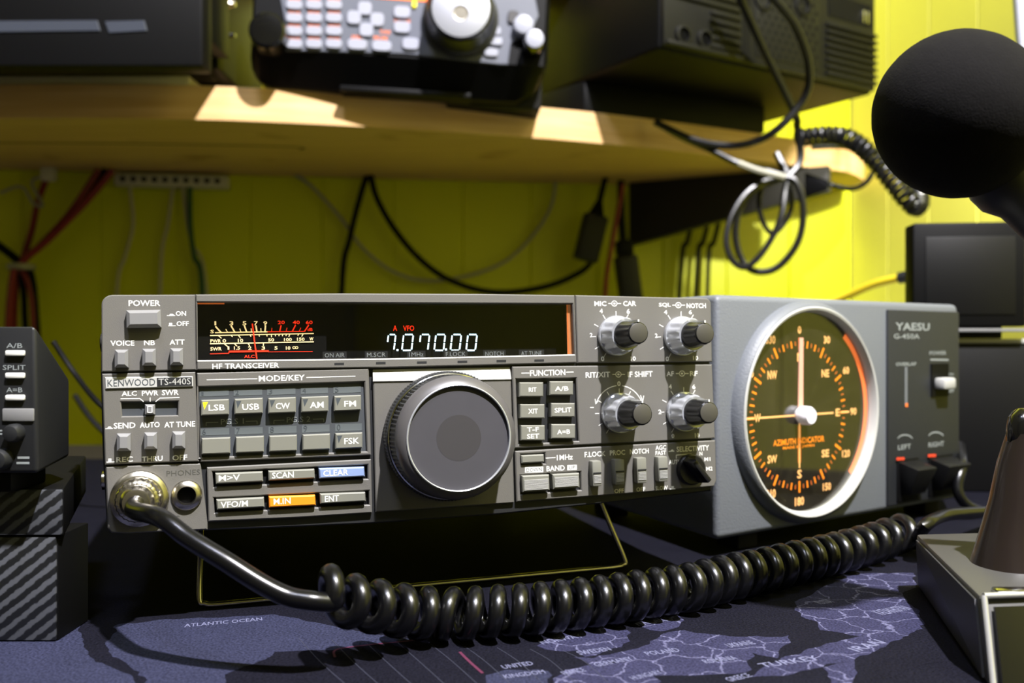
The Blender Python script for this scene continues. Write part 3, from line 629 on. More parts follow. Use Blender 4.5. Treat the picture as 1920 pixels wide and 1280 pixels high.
def knob(c, prot):
    b = RF.p(c[0], c[1], 0); C = (b.x, 0, b.z)
    k = MB().lathe(C, [(9.3, .2), (9.5, 1.2), (9.3, 2.5)], 'silver_ring', 72).build('control_knob', rad)
    MB().lathe(C, [(9.2, 2.4), (8.9, 3), (8.1, 9.5), (7.8, 11), (7.2, 11.8), (6.3, 11.6)], 'silver_ring', 96, 12, .55, (1, 2, 3)).build('outer_ring', k)
    kk = MB().lathe(C, [(6.2, 11), (6.1, 13), (5.9, 14), (5.2, prot-2), (4.9, prot-.7), (4.3, prot-.1)], 'knob_black', 96, 12, .4, (2, 3))
    kk.lathe(C, [(4.35, prot-.12), (4.1, prot), (0, prot+.02)], 'knob_face', 48); kk.build('inner_knob', k)
    MB().box(b.x-.35, b.x+.35, -prot-.3, -13, b.z+4.9, b.z+5.9, 'white').build('pointer', k)
knob(KN['mic'], 24.5); knob(KN['sql'], 23); knob(KN['rit'], 25); knob(KN['af'], 24)
# -- lower right section
T3 = [('1MHz', 1044, 1074, 852, 862), ('BAND', 1024.7, 1059, 872.5, 882.5), ('F.LOCK', 1096, 1135.5, 846, 856), ('PROC', 1143.5, 1172, 843.5, 853), ('NOTCH', 1181, 1216.5, 841, 850.5), ('AGC', 1229, 1249, 834.5, 843),
      ('FAST', 1229, 1249, 844.8, 852.5), ('SELECTIVITY', 1268.6, 1329.5, 835.5, 845.5), ('OFF', 1152, 1169.7, 916, 924), ('OFF', 1193, 1210, 913, 921), ('SLOW', 1229, 1252, 910.5, 918.5), ('AUTO', 1254, 1277, 861.5, 870), ('N', 1311.5, 1317, 846.5, 853.5),
      ('M1', 1320.7, 1332, 857, 864), ('M2', 1324, 1336, 874.5, 882), ('W', 1321, 1329.5, 894, 901)]
LN3 = [([(1023.8, 858.5), (1041, 857.5)], 1.6), ([(1268, 859), (1268, 853), (1296, 850.5)], 1.3), ([(1254, 846), (1264, 845.5)], 1.4), ([(1256, 916.5), (1266, 916)], 1.4)]
sb = [q(975.5, 890.5), q(1089, 884), q(1090, 918.5), q(976.5, 927)]; s0 = [q(976, 851), q(1022, 848.8), q(1023, 868.8), q(977, 871)]
section('switch_panel', [q(966, 845.5), q(1341.5, 825), q(1343.5, 900), q(1339, 911.5), q(1150, 927), q(969, 940.5)], [s0, sb], T3, LN3,
        [([(984.4, 875.3), (1018.6, 874.3), (1018.6, 885), (984.4, 886)], 'white'), ([(1063.6, 871.6), (1081.6, 870.8), (1081.6, 880.4), (1063.6, 881.2)], 'white'), ([(1257, 845.5), (1259, 842.5), (1262, 842.5), (1263, 845.5)], 'white'), ([(1259, 916), (1259, 911), (1263.5, 911), (1263.5, 916)], 'white')])
tx = MB().ptext(RF, 'DOWN', 987, 1016, 876.8, 883.8, -.12, 'darkink', .0).ptext(RF, 'UP', 1067, 1078.5, 872.8, 879.4, -.12, 'darkink', .0); tx.build('band_lettering', rad)
MB().prism([q(973, 848), q(1092, 844), q(1093, 922), q(974, 930)], 2.3, 2.5, 'black').build('switch_bed', rad)
key('push_button', ((977.5, 853.5), (1020, 851.5), (1020.5, 866), (978.5, 868.5)), 1.5, 'key')
def rib(px0, px1, py0, py1, n):
    def f(mb, y):
        for i in range(n):
            t = (i+.5)/n; yy = py0+(py1-py0)*t
            a = RF.p(px0, yy+1, y); b = RF.p(px1, yy-1, y); mb.box(a.x, b.x, y-.25, y+.1, (a.z+b.z)/2-.14, (a.z+b.z)/2+.14, 'panel_light')
    return f
for qd, r4 in ((((979, 892), (1030, 889.5), (1031, 919), (981, 922.5)), (983, 1028, 898, 918)), (((1036, 889), (1086.5, 886.5), (1087.5, 914), (1038, 917)), (1040, 1084, 893, 912))):
    key('band_button', qd, 2.6, 'key', extra=rib(*r4, 9))
for x0, x1, y0, y1 in ((1110, 1129, 864, 911), (1152, 1172, 861, 908), (1193.5, 1213.5, 858, 905), (1233.5, 1253.5, 856, 902)):
    mb = MB(); a = RF.p(x0, y0, -4); b = RF.p(x1, y1, -4); mb.box(a.x, b.x, -4.2, 1, b.z, a.z, 'key', .7)
    hz = a.z-b.z
    for i in range(6): z = b.z+hz*(.14+.055*i); mb.box(a.x+.6, b.x-.6, -4.5, -4.1, z, z+.28, 'panel_light')
    o = mb.build('rocker_switch', rad)
    MB().box(a.x+.4, b.x-.4, -4.5, -4.15, b.z+hz*.5, b.z+hz*.55, 'panel_dark').build('switch_groove', o)
sc_ = RF.p(1294, 879.5, 0); S3 = (sc_.x, 0, sc_.z)
kb2 = MB().lathe(S3, [(7.4, 0), (7.3, 2.0), (6.6, 2.8)], 'knob_black', 48).build('selector_knob', rad)
u = Matrix.Rotation(radians(-38), 3, 'Y'); br = MB()
pts = [Vector(p) for p in ((-1.7, -2.5, -7.0), (1.7, -2.5, -7.0), (1.7, -2.5, 7.0), (-1.7, -2.5, 7.0), (-1.2, -12, -6.2), (1.2, -12, -6.2), (1.2, -12, 6.2), (-1.2, -12, 6.2))]
br.hull([tuple(u @ p+Vector(S3)) for p in pts], 'knob_black', .5); br.build('grip_bar', kb2)
# side screws, feet, bail
for z in (20, 78): MB().lathe((-1.5, 30, z), [(4, 0), (4, 2.5), (2, 3)], 'black_soft' if z > 50 else 'nickel', 24, axis=(-1, 0, 0)).lathe((3, 30, z), [(2, 0), (2, 5)], 'black_soft', 12, axis=(-1, 0, 0)).build('side_screw', rad)
for x in (35, 235):
    z0 = -(38-.05*270)+1.4; MB().hull([(x-9, 261, z0-.013*(x-0)*0), (x+9, 261, z0), (x+9, 279, z0), (x-9, 279, z0), (x-10, 260, 4.5), (x+10, 260, 4.5), (x+10, 280, 4.5), (x-10, 280, 4.5)], 'black_soft', 1).build('foot', rad)
Mi = RF.M.transposed()
def toL(v): return Mi @ (Vector(v)-RF.T)
bl_, br_ = G(374, 1136, 1.5), G(1176, 1061, 1.5)
w1 = RF.w((35, 45, 3.5)); w2 = RF.w((225, 45, 3.5))
e = (br_-bl_).normalized()
bp = [w1, w1+(bl_-w1)*.92, bl_+e*4, bl_+e*12, br_-e*12, br_-e*4, w2+(br_-w2)*.92, w2]
bp = [w1, w1+(bl_-w1)*.5, w1+(bl_-w1)*.93]+[bl_+e*2+(w1-bl_)*.02]+[bl_+e*7, bl_+e*30, br_-e*30, br_-e*7]+[br_-e*2+(w2-br_)*.02]+[w2+(br_-w2)*.93, w2+(br_-w2)*.5, w2]
MB().tube([toL(p) for p in smooth_path(bp, 5)], 1.25, 'nickel', 10).build('tilt_bail', rad)
# ================================================================== microphone plug and coiled cord
mc = RF.p(262, 934, 0)
pg = Frame(RF.w((mc.x, .5, mc.z))); pg.M = RF.M
plug = thing('microphone_plug', pg, 'round nickel microphone plug screwed into the left corner of the grey transceiver', 'plug')
MB().lathe((0, 0, 0), [(10.9, 0), (11.1, 1.2), (10.8, 3.2), (9.4, 4.4), (8.8, 4.6)], 'nickel', 48).build('locking_ring', plug)
MB().lathe((0, 0, 0), [(8.9, 4.4), (8.6, 5.2), (8.4, 10), (7.6, 11), (6.2, 11.6)], 'nickel', 96, 24, .35, (1, 2)).build('knurled_collar', plug)
MB().lathe((0, 0, 0), [(6.4, 11.4), (6.2, 14), (5.0, 16.2), (4.2, 16.4)], 'nickel', 48).build('cable_clamp', plug)
ax0 = RF.w((mc.x, -14, mc.z)); ax1 = RF.w((mc.x, -22, mc.z-2))
free = [ax0, ax1, P(300, 970, 322), P(352, 1008, 316), P(420, 1050, 312), P(490, 1094, 311), P(540, 1118, 311), P(585, 1126, 311)]
XS = [604, 648, 694, 740, 784, 830, 872, 915, 957, 997, 1036, 1074, 1110, 1147, 1180, 1216, 1249, 1282, 1312, 1341, 1371, 1398, 1426, 1455, 1482, 1510, 1534, 1558, 1582, 1606, 1630, 1653, 1679, 1706]
MID = [(590, 1098), (615, 1110), (640, 1122), (706, 1137), (757, 1145), (822, 1151), (870, 1151), (928, 1147), (990, 1143), (1056, 1136), (1103, 1130), (1165, 1121), (1220, 1112), (1285, 1103), (1368, 1082), (1425, 1071), (1482, 1057), (1531, 1046), (1580, 1034), (1630, 1020), (1676, 1004), (1720, 990)]
def interp(x, L):
    for (a, b), (c_, d) in zip(L, L[1:]):
        if x <= c_: return b+(d-b)*(x-a)/(c_-a)
    return L[-1][1]
RC = 7.2; RW = 3.35
def axisp(x):
    z = RC+RW+.3; y = interp(x, MID); v = G(x, y, z)
    if x < 822: v = P(x, y, min(v.y, interp(x, [(560, 312), (600, 318), (655, 325), (706, 333), (757, 342), (822, 351)])))
    return v
AX = [axisp(x) for x in XS]
hel = []; NS = 22
for i in range((len(AX)-1)*NS+1):
    t = i/NS; k = min(int(t), len(AX)-2); f = t-k
    g = lambda j: AX[max(0, min(len(AX)-1, j))]
    a, b, c_, d = g(k-1), g(k), g(k+1), g(k+2)
    p = .5*((2*b)+(c_-a)*f+(2*a-5*b+4*c_-d)*f*f+(3*b-a-3*c_+d)*f**3); tan = (g(k+1)-g(k)); tan.z = 0; tan.normalize()
    near = Vector((tan.y, -tan.x, 0)); th = 2*pi*t+.35
    rr = RC
    hel.append(p+(-Vector((0, 0, 1))*cos(th)+near*sin(th))*rr)
tail = [P(1735, 985, 470), P(1765, 968, 500), P(1800, 962, 520), P(1860, 958, 560)]
cp_ = smooth_path(free+hel[3:6], 8)+hel[6:]+smooth_path([hel[-1]]+tail, 8)[1:]
cp_ = [Vector((p.x, p.y, max(p.z, RW+.1))) for p in cp_]
tag(MB().tube(cp_, RW, 'cable', 12).build('coiled_cord'), 'thick black coiled microphone cord lying across the map mat', 'cord')
# ================================================================== rotator controller
CF, CW = frame_from((1343, 1014), 484, (1797, 938), 616)
ctl = thing('rotator_controller', CF, 'grey rotator controller with round amber compass dial, right of the transceiver', 'controller')
H = 130.0
MB().hull([(0, 0, 0), (CW, 0, 0), (CW, 140, 0), (25, 140, 0), (0, 0, H), (CW, 0, H), (CW, 140, H), (25, 140, H)], 'case_grey', 3.5, 3).build('case', ctl)
xr = CF.p(1661, 760, 0).x
cp2 = MB().box(xr, CW-1.5, -1.6, 3, 3, H-5, 'case_dark', 1.0)
def ct(t, x0, x1, y0, y1, m='dim', b=.01, y=-1.7): cp2.ptext(CF, t, x0, x1, y0, y1, y, m, b)
ct('YAESU', 1679, 1743, 605, 619.5, 'dim', .02); ct('G-450A', 1676, 1724, 625.5, 635)
ct('OVERLAP', 1680, 1718, 679, 685.5, 'dim', .02); ct('POWER', 1743, 1774, 658, 665); cp2.pline(CF, [(1745, 674), (1778, 674.5)], 1.6, -1.7, 'dim')
cp2.pline(CF, [(1699, 690), (1699, 757)], 5, -1.7, 'case_grey'); cp2.pline(CF, [(1699, 759), (1701, 759)], 4, -1.75, 'amber_dim')
for cx, cy in ((1697, 824), (1755, 819)): cp2.pline(CF, [(cx+14*cos(a*.314), cy-9*sin(a*.314)) for a in range(1, 10)], 1.4, -1.7, 'dim')
ct('LEFT', 1684, 1708, 833, 842); ct('RIGHT', 1741, 1770, 828, 837); ct('ON', 1779, 1788, 699, 704); ct('OFF', 1776, 1789, 729, 736)
cp2.build('control_panel', ctl)
a = CF.p(1746, 682, -2); b = CF.p(1778, 742, -2)
sw = MB().box(a.x, b.x, -2.4, -1.0, b.z, a.z, 'black').build('power_switch', ctl)
MB().box(a.x+3, b.x-3, -9.5, -2, b.z+5, a.z-9, 'panel_light', 1.5).build('switch_lever', sw)
for x0, x1, y0 in ((1682, 1722, 862), (1741, 1786, 856)):
    a = CF.p(x0, y0, -2); b = CF.p(x1, 945, -2)
    mb = MB().box(a.x, b.x, -2.6, 0, 4.5, a.z, 'black', .6).build('paddle_recess', ctl)
    MB().hull([(a.x+3, -9, 10), (b.x-3, -9, 10), (b.x-3, -2, 9), (a.x+3, -2, 9), (a.x+1, -16, a.z-5), (b.x-1, -16, a.z-5), (b.x-1, -2, a.z-1), (a.x+1, -2, a.z-1)], 'amp_black', 1).build('paddle_switch', mb)
    m2 = MB().pline(CF, [(x0, y0-2), (x0+13, y0-2.5)], 3, -2.8, 'red_lamp').build('indicator_lamp', mb)
gc = CF.p(1513, 771, 0)
gauge = MB().lathe((gc.x, 0, gc.z), [(63.4, -.5), (63, 2.0), (61.4, 5.0), (60.0, 6.0)], 'case_grey', 128, cap=False).lathe((gc.x, 0, gc.z), [(60.0, 5.9), (59.2, 6.6), (58.0, 6.2), (57.0, 4), (56.6, -.6)], 'panel_light', 128, cap=False)
gauge = gauge.build('gauge_bezel', ctl)
MB().lathe((gc.x, 0, gc.z), [(56.7, .6), (56.7, 1.4), (0, 1.4)], 'gauge_glass', 96).build('gauge_glass', gauge)
pl = MB().lathe((gc.x, 0, gc.z), [(56.6, .12), (0, .12)], 'dial_plate', 96)
hub = CF.p(1499, 778, -.2); k_ = 3.19
def dpt(a, r): return (hub.x+r*sin(radians(a)), hub.z+r*cos(radians(a)))
def dline(a, r0, r1, w_, m, y=-.2):
    p0, p1 = Vector(dpt(a, r0)), Vector(dpt(a, r1)); e_ = (p1-p0).normalized(); n_ = Vector((-e_.y, e_.x))*w_/2
    pl.add([(v.x, y, v.y) for v in (p0+n_, p1+n_, p1-n_, p0-n_)], [[0, 1, 2, 3]], m)
for i in range(72):
    a = i*5
    if a % 30 == 0: dline(a, 37.5, 44, 1.5, 'amber_glow')
    elif a % 10 == 0: dline(a, 38.5, 42.5, 1.1, 'amber_glow')
    else: dline(a, 39.5, 42, .8, 'amber_dim')
for a, r0, r1 in ((90, 4, 31), (270, 4, 34), (180, 4, 30), (270, 38, 52), (90, 38, 46)): dline(a, r0, r1, 1.1, 'pale_amber_glow', -.22)
dline(180, 6, 27, 2.6, 'amber_dim', -.21)
for t, a, r, wd, h_ in (('0', 0, 48.5, 3, 4.5), ('30', 30, 49.5, 6, 4.5), ('60', 60, 49.5, 6, 4.5), ('90', 90, 50, 6, 4.5), ('120', 120, 49.5, 7.5, 4.5), ('150', 150, 49.5, 7.5, 4.5), ('180', 180, 49, 8, 5), ('210', 210, 49, 8, 5), ('240', 240, 49.5, 7.5, 4.5), ('300', 300, 49, 7.5, 4.5), ('330', 330, 49.5, 8, 4.8),
                        ('N', 0, 33, 4, 5), ('NE', 45, 33, 7, 4.5), ('E', 90, 35, 4, 4.5), ('SE', 135, 33, 7, 4.5), ('S', 180, 33.5, 4, 5), ('SW', 225, 33, 8, 4.5), ('W', 270, 35.5, 5, 4.5), ('NW', 315, 33, 8, 4.8)):
    x, z = dpt(a, r); pl.text(t, x-wd/2, x+wd/2, z-h_/2, z+h_/2, -.25, 'pale_amber_glow', .03)
pl.ptext(CF, 'AZIMUTH INDICATOR', 1450, 1545.5, 820.5, 832, -.25, 'amber_glow', .02); pl.ptext(CF, 'MADE IN JAPAN', 1468, 1527, 834.5, 841, -.25, 'amber_glow', .02)
pl = pl.build('compass_dial', gauge)
# dial lamp's glow on the gauge's right inner rim, put in as emission
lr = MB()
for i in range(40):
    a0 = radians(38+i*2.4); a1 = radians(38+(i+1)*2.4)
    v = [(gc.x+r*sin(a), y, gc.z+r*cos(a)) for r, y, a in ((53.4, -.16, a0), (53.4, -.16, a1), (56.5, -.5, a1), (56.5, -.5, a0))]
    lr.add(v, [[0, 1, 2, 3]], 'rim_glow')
lr.build('edge_glow', gauge)
ndl = MB().hull([(hub.x-2.0, -1.2, hub.z), (hub.x+2.0, -1.2, hub.z), (hub.x+2.0, -.6, hub.z), (hub.x-2.0, -.6, hub.z), (hub.x-.9, -1.2, hub.z+44), (hub.x+2.2, -1.2, hub.z+44), (hub.x+2.2, -.6, hub.z+44), (hub.x-.9, -.6, hub.z+44)], 'needle').build('compass_needle', gauge)
MB().lathe((hub.x, 0, hub.z), [(4.4, .2), (4.6, 1.2), (5.4, 3), (5.3, 7), (4.4, 8.6), (0, 8.8)], 'hub', 40).build('needle_hub', gauge)
for x in (34, CW-18):
    for y in (16, 124): MB().box(x-8, x+8, y-8, y+8, -9.4, .2, 'black_soft', 1).build('foot', ctl)
# cable from the controller's corner to the right
tag(MB().tube(smooth_path([P(1800, 835, 640), P(1803, 870, 600), P(1795, 915, 590), P(1812, 946, 590), P(1850, 962, 600), P(1900, 985, 580), P(1960, 1010, 540)], 8), 3.4, 'cable', 10).build('power_cable'), 'black cable curving down beside the right edge of the rotator controller', 'cable')
# ================================================================== left radio head on a carbon stand
LF = Frame(P(-260, 868, 338)); HW = P(71, 868, 338).x-LF.T.x
lh = thing('small_radio', LF, 'black radio with three lit pill buttons standing on the carbon stand', 'radio')
t0 = LF.p(66, 590, 0).z; zb = LF.p(130, 692, 34).z; xb = LF.p(131, 692, 34).x
MB().hull([(0, 0, 0), (HW, 0, 0), (xb, 34, 2), (0, 34, 2), (0, 0, t0), (HW-.8, 0, t0), (xb, 34, zb), (0, 34, zb)], 'charcoal', 1.6, 3).build('case', lh)
for y, t, yt in ((642, 'A/B', 628), (684, 'SPLIT', 669), (725.5, 'A=B', 711)):
    a = LF.p(10, y-5, -1); b = LF.p(45, y+5, -1); mb = MB().box(a.x, b.x, -1.4, .3, b.z, a.z, 'white', .45)
    mb.ptext(LF, t, (5 if t == 'SPLIT' else 12), (48 if t == 'SPLIT' else 42), yt-4.5, yt+4.5, -.12, 'dim', .0); mb.build('pill_button', lh)
a = LF.p(3, 770, -1); b = LF.p(62, 746, -1); MB().box(a.x, b.x, -.8, .3, a.z, b.z, 'btn', .4).build('silver_plate', lh)
for cx, cy, r in ((31, 791, 3.4), (6, 840, 3.9)):
    p = LF.p(cx, cy, 0); MB().lathe((p.x, 0, p.z), [(r, -.3), (r, 3), (r*.8, 4.6), (0, 5.4)], 'charcoal', 32).build('round_button', lh)
mb = MB().pline(LF, [(34, 838), (54, 838)], 4, -.12, 'dim').pline(LF, [(32, 848), (54, 848)], 4, -.12, 'dim').ptext(LF, 'RF', -16, 4, 786, 802, -.12, 'dim', .02); mb.build('lettering', lh)
MB().box(-40+HW-60, HW-12, 4, 30, -7.6, .3, 'black', 1).build('mounting_foot', lh)
SF = Frame(P(-300, 1183, 352.0)); SF.T.z = 0
zs = CAMZ-(915-640)/FPX*352; zm = CAMZ-(1004-640)/FPX*352; x1 = P(120, 915, 352).x-SF.T.x; x2 = P(108, 1100, 352).x-SF.T.x
st = thing('carbon_stand', SF, 'stepped stand covered in carbon-weave foil at the left edge', 'stand')
MB().hull([(0, 0, zm), (x1, 0, zm), (x1-38, 100, zm), (0, 100, zm), (0, 0, zs), (x1, 0, zs), (x1-38, 100, zs), (0, 100, zs)], 'black', .8).build('top_block', st)
MB().box(0, x1-.5, -1, .3, zm+.5, zs-.5, 'carbon', .3).build('carbon_facing', st)
MB().box(0, x2-.5, -.6, .8, .6, zm-.5, 'carbon', .3).build('carbon_facing', st)
MB().box(0, x2, .5, 26, .05, zm, 'black', .8).build('lower_block', st)
MB().box(0, x2-50, 70, 96, .05, zm, 'black', .8).build('rear_support', st)
LF.T.z = zs+7.6; LF.place(lh)
# ================================================================== shelf, bracket
ZS = CAMZ+214.0*1.0; ZT = CAMZ+246.5
FE = [(-620, 238), (-260, 227), (0, 222), (333, 223), (640, 235), (1000, 258), (1200, 276), (1400, 299), (1560, 318)]
front = [G(x, y, ZS) for x, y in FE]
front = [Vector((p.x, p.y, 0)) for p in smooth_path(front, 6)]
wall_y = lambda x: CY-.14*(CX-x)-4
e1 = front[-1]; rx = P(1640, 322, 1190)
rxx = min(rx.x, CX-4)
end = [Vector((e1.x+(rxx-e1.x)*t, e1.y+(1225-e1.y)*(t**1.6), 0)) for t in (.3, .6, .85, 1)]+[Vector((rxx, wall_y(rxx), 0))]
outl = front+end+[Vector((x, wall_y(x), 0)) for x in (300, 0, -300, front[0].x)]
sh = MB(); n = len(outl)
tri = tessellate_polygon([[Vector((p.x, p.y, 0)) for p in outl]])
sh.add([(p.x, p.y, ZS) for p in outl], [list(t) for t in tri], 'pine_under'); sh.add([(p.x, p.y, ZT) for p in outl], [list(t) for t in tri], 'pine')
r1 = [(p.x, p.y, ZS) for p in outl]; r2 = [(p.x, p.y, ZT) for p in outl]
sh.add(r1+r2, [[i, (i+1) % n, n+(i+1) % n, n+i] for i in range(n)], 'pine')
shelf = sh.build('wall_shelf'); tag(shelf, 'curved pine shelf above the radios with sunlit patches on its edge', 'shelf')
shelf['label'] = 'curved pine wall shelf above the transceiver, its front edge partly lit'
# board joint on the underside
gx = [G(x, y, ZS-.1) for x, y in ((-200, 266), (200, 268), (540, 274), (560, 280))]
gb = MB(); L = smooth_path(gx, 6)
for a, b in zip(L, L[1:]): gb.add([a, b, b+Vector((0, 5, 0)), a+Vector((0, 5, 0))], [[0, 1, 2, 3]], 'bracket')
gb.build('board_joint', shelf)
brk = MB(); A = Vector((165, wall_y(165)-3, 0)); B = Vector((392, 1128, 0)); e = (B-A).normalized(); nn = Vector((-e.y, e.x, 0))*16
pts = []
zA, zB = CAMZ+(640-462)/FPX*A.y, CAMZ+(640-362)/FPX*B.y
brk.hull([tuple(A-nn+Vector((0, 0, zA))), tuple(B-nn+Vector((0, 0, zB))), tuple(B+Vector((0, 0, zB))), tuple(A+Vector((0, 0, zA))), tuple(A-nn+Vector((0, 0, ZS-.3))), tuple(B-nn+Vector((0, 0, ZS-.3))), tuple(B+Vector((0, 0, ZS-.3))), tuple(A+Vector((0, 0, ZS-.3)))], 'bracket', 1)
tag(brk.build('shelf_bracket'), 'dark tapering support board under the right end of the pine shelf', 'bracket')
# ================================================================== things on the shelf
# slab + black receiver at the left
a = G(-200, 158, ZT); 
sl = MB().box(P(-260, 0, 882).x, P(354, 0, 882).x, 884, 1030, ZT+.1, ZT+10.5, 'slab', 3.5, 3)
tag(sl.build('foam_board'), 'beige padded board lying under the black receiver at left', 'board')
rf = Frame((P(-260, 0, 880).x, 880, ZT+10.6))
rc = thing('black_receiver', rf, 'wide black receiver with grey stripes at the upper left on the shelf', 'radio')
xe = rf.p(408, 100, 0).x; zt = 130
MB().box(0, xe, 0, 160, 3.9, zt, 'black', 4, 3).build('case', rc)
for (x0, x1) in ((-120, 188), (196, 276)):
    MB().prism([rf.q(x0, 40, -76), rf.q(x1-6, 38, -76), rf.q(x1, 58, -76), rf.q(x0+8, 62, -76)], -76.2, -74, 'smoke_stripe', .4).build('grey_stripe', rc)
MB().box(-20, rf.p(380, 60, -75).x, -75, -48, rf.p(392, 124, -75).z, zt-6, 'black', 3).box(-20, rf.p(380, 60, -75).x, -52, 1, rf.p(392, 60, -75).z, zt-6.5, 'black', 1).build('shade_overhang', rc)  # forward overhang made up to throw shade on the shelf edge below
for py, r in ((8, 5), (66, 4)):
    p = rf.p(414, py, 20); MB().lathe((xe-1, 20, p.z), [(r, 0), (r, 5), (r*.6, 8), (r*.5, 12)], 'nickel' if py < 30 else 'black_gloss', 24, axis=(1, 0, 0)).build('side_connector', rc)
for x in (xe-25, 30):
    MB().box(x-15, x+15, 8, 30, .2, 4.2, 'black_soft', 1).build('foot', rc)
# controller head radio in the middle
MF, MW = frame_from((456, 146), 866, (1028, 146), 884)
MF = Frame(MF.T, atan2(18, MW), 0, .045)
mh = thing('mobile_radio', MF, 'black radio with silver keypad and big polished tuning knob on the shelf', 'radio')
zl = MF.p(456, 100, 0).z
hd = [(12, 3), (6, 8), (2, 16), (0, 26), (0, 112), (MW-4, 112), (MW, 100), (MW, 40), (MW-4, 22), (MW-14, 8), (MW-30, 0), (40, 0), (22, 0)]
z98 = MF.p(700, 104, 0).z
hm = MB(); n = len(hd); A0 = [(min(max(x, 8), MW-6), 0, max(z, z98)) for x, z in hd]; A1 = [(x, 26, z) for x, z in hd]; A2 = [(x, 44, z) for x, z in hd]
hm.add(A0+A1+A2, [[k*n+i, k*n+(i+1) % n, (k+1)*n+(i+1) % n, (k+1)*n+i] for k in range(2) for i in range(n)], 'black')
hm.add([(8, 0, z98), (MW-6, 0, z98), (MW-6, 0, 112), (8, 0, 112)], [[0, 1, 2, 3]], 'black')
hm.add(A2, [list(t) for t in tessellate_polygon([[Vector((x, z, 0)) for x, y, z in A2]])], 'black'); hm.build('head_case', mh)
fpoly = [MF.q(536, 96, 0), MF.q(534, 40, 0), MF.q(520, -30, 0), MF.q(1000, -20, 0), MF.q(1010, 30, 0), MF.q(995, 62, 0), MF.q(958, 82, 0), MF.q(952, 122, 0), MF.q(936, 122, 0), MF.q(760, 102, 0)]
MB().prism(fpoly, -1.6, .5, 'head_grey', .8).build('face_panel', mh)
def hb(cx, cy, wd, h_, name='key', m='head_key', ang=0, t=None):
    p = MF.p(cx, cy, -2); k = MF.T.y/FPX; w2, h2 = wd*k/2*1.04, h_*k/2*1.04
    pts = [(p.x+w2*(abs(cos(a))**.55)*(1 if cos(a) > 0 else -1), p.z+h2*(abs(sin(a))**.55)*(1 if sin(a) > 0 else -1)) for a in [2*pi*i/20+.05 for i in range(20)]]
    MB().prism(pts, -4.4, -1, m, .7).build(name, mh)
for cx in (552, 589, 626):
    for cy in (10, 34.5, 59, 83): hb(cx, cy, 29, 17)
    for cy in (-2, 22, 46.5, 71):
        p = MF.p(cx, cy, -1.7); MB().text('MODE' if cx < 560 else ('BAND' if cx < 600 else 'SCAN'), p.x-5.2, p.x+5.2, p.z-1.5, p.z+1.5, -1.75, 'head_orange', .02).build('orange_lettering', mh)
for cx, cy in ((664, 34), (684, 17), (707, 38), (687, 57)): hb(cx, cy, 25, 25, 'arrow_key')
for cx, cy in ((670, 84), (716, 87)): hb(cx, cy, 35, 20)
for cx, cy, wd in ((754, 24, 30), (754, 52, 30), (770, 83, 30)): hb(cx, cy, wd, 22)
for cx, cy in ((926, 59), (929, 78), (921, 99)): hb(cx, cy, 25, 16)
hb(962, 33, 20, 24, 'brown_key', 'dimple')
for cx, cy, t, wd in ((670, 70, 'STEP', 22), (714, 71, 'MC.ME', 26), (722, 60, 'TUNE', 20), (754, 38, 'CLR LOG', 30)):
    p = MF.p(cx, cy, -1.7); k = .5*wd/2; MB().text(t, p.x-k, p.x+k, p.z-1.6, p.z+1.6, -1.75, 'head_orange', .02).build('orange_lettering', mh)
p0 = MF.q(700, -25, -2); p1 = MF.q(800, 3, -2); MB().prism([(p0[0], p1[1]), (p1[0], p1[1]), (p1[0], p0[1]), (p0[0], p0[1])], -2.4, -1, 'orange_screen', .2).build('display', mh)
hb(777, 9, 8, 12, 'indicator_lamp', 'yellow_mark')
p = MF.p(864, 15, -34); C = (p.x, 0, p.z)
dl = MB().lathe(C, [(36, .5), (36, 8), (33, 10), (31.5, 20), (29.5, 30)], 'dial_side', 72).build('tuning_knob', mh)
MB().lathe(C, [(29.6, 29.5), (29.3, 32), (27.6, 33.6), (26.8, 33.8)], 'black_gloss', 72).build('knob_rim', dl)
MB().lathe(C, [(26.9, 33.7), (26.2, 34), (0, 34.05)], 'spun_metal', 72).build('polished_face', dl)
a = MF.p(864, 24, -34.4); MB().lathe((a.x, 0, a.z), [(7.6, 34.1), (7.4, 34.3), (6.6, 34.2), (4, 33.9), (0, 33.95)], 'nickel', 40).build('finger_hole', dl)
for cx, cy, r, pr, m in ((500, 55, 17, 20, 'black_gloss'), (1003, 72, 10, 26, 'black_gloss'), (982, 45, 9.5, 12, 'head_key')):
    p = MF.p(cx, cy, -pr); k2 = MB().lathe((p.x, 0, p.z), [(r*1.1, .3), (r*1.05, pr*.4), (r, pr*.9), (r*.86, pr)], m, 40).build('round_knob', mh)
    MB().lathe((p.x, 0, p.z), [(r*.87, pr-.1), (r*.6, pr+.6), (0, pr+1)], 'head_key' if cx > 600 else 'black_gloss', 40).build('knob_cap', k2)
xa, xb2 = MF.p(636, 150, 8).x, MF.p(884, 160, 8).x
zsh = ZT-MF.T.z
MB().box(xa, xb2, 14, 40, zsh+.2, 3, 'black', 1).build('mounting_base', mh)
MB().box(MW*.66, MW*.99, 41, 130, zsh+.2, 108, 'black_soft', 2).build('radio_body', mh)
for px, py in ((1046, 48), (1068, 68)):
    p = MF.p(px, py, 42); MB().lathe((MF.p(px, py, 80).x, 80, MF.p(px, py, 80).z), [(2.5, 0), (2.5, 3), (1.5, 4.5), (0, 4.8)], 'chrome', 16).build('screw', mh) if 0 else None
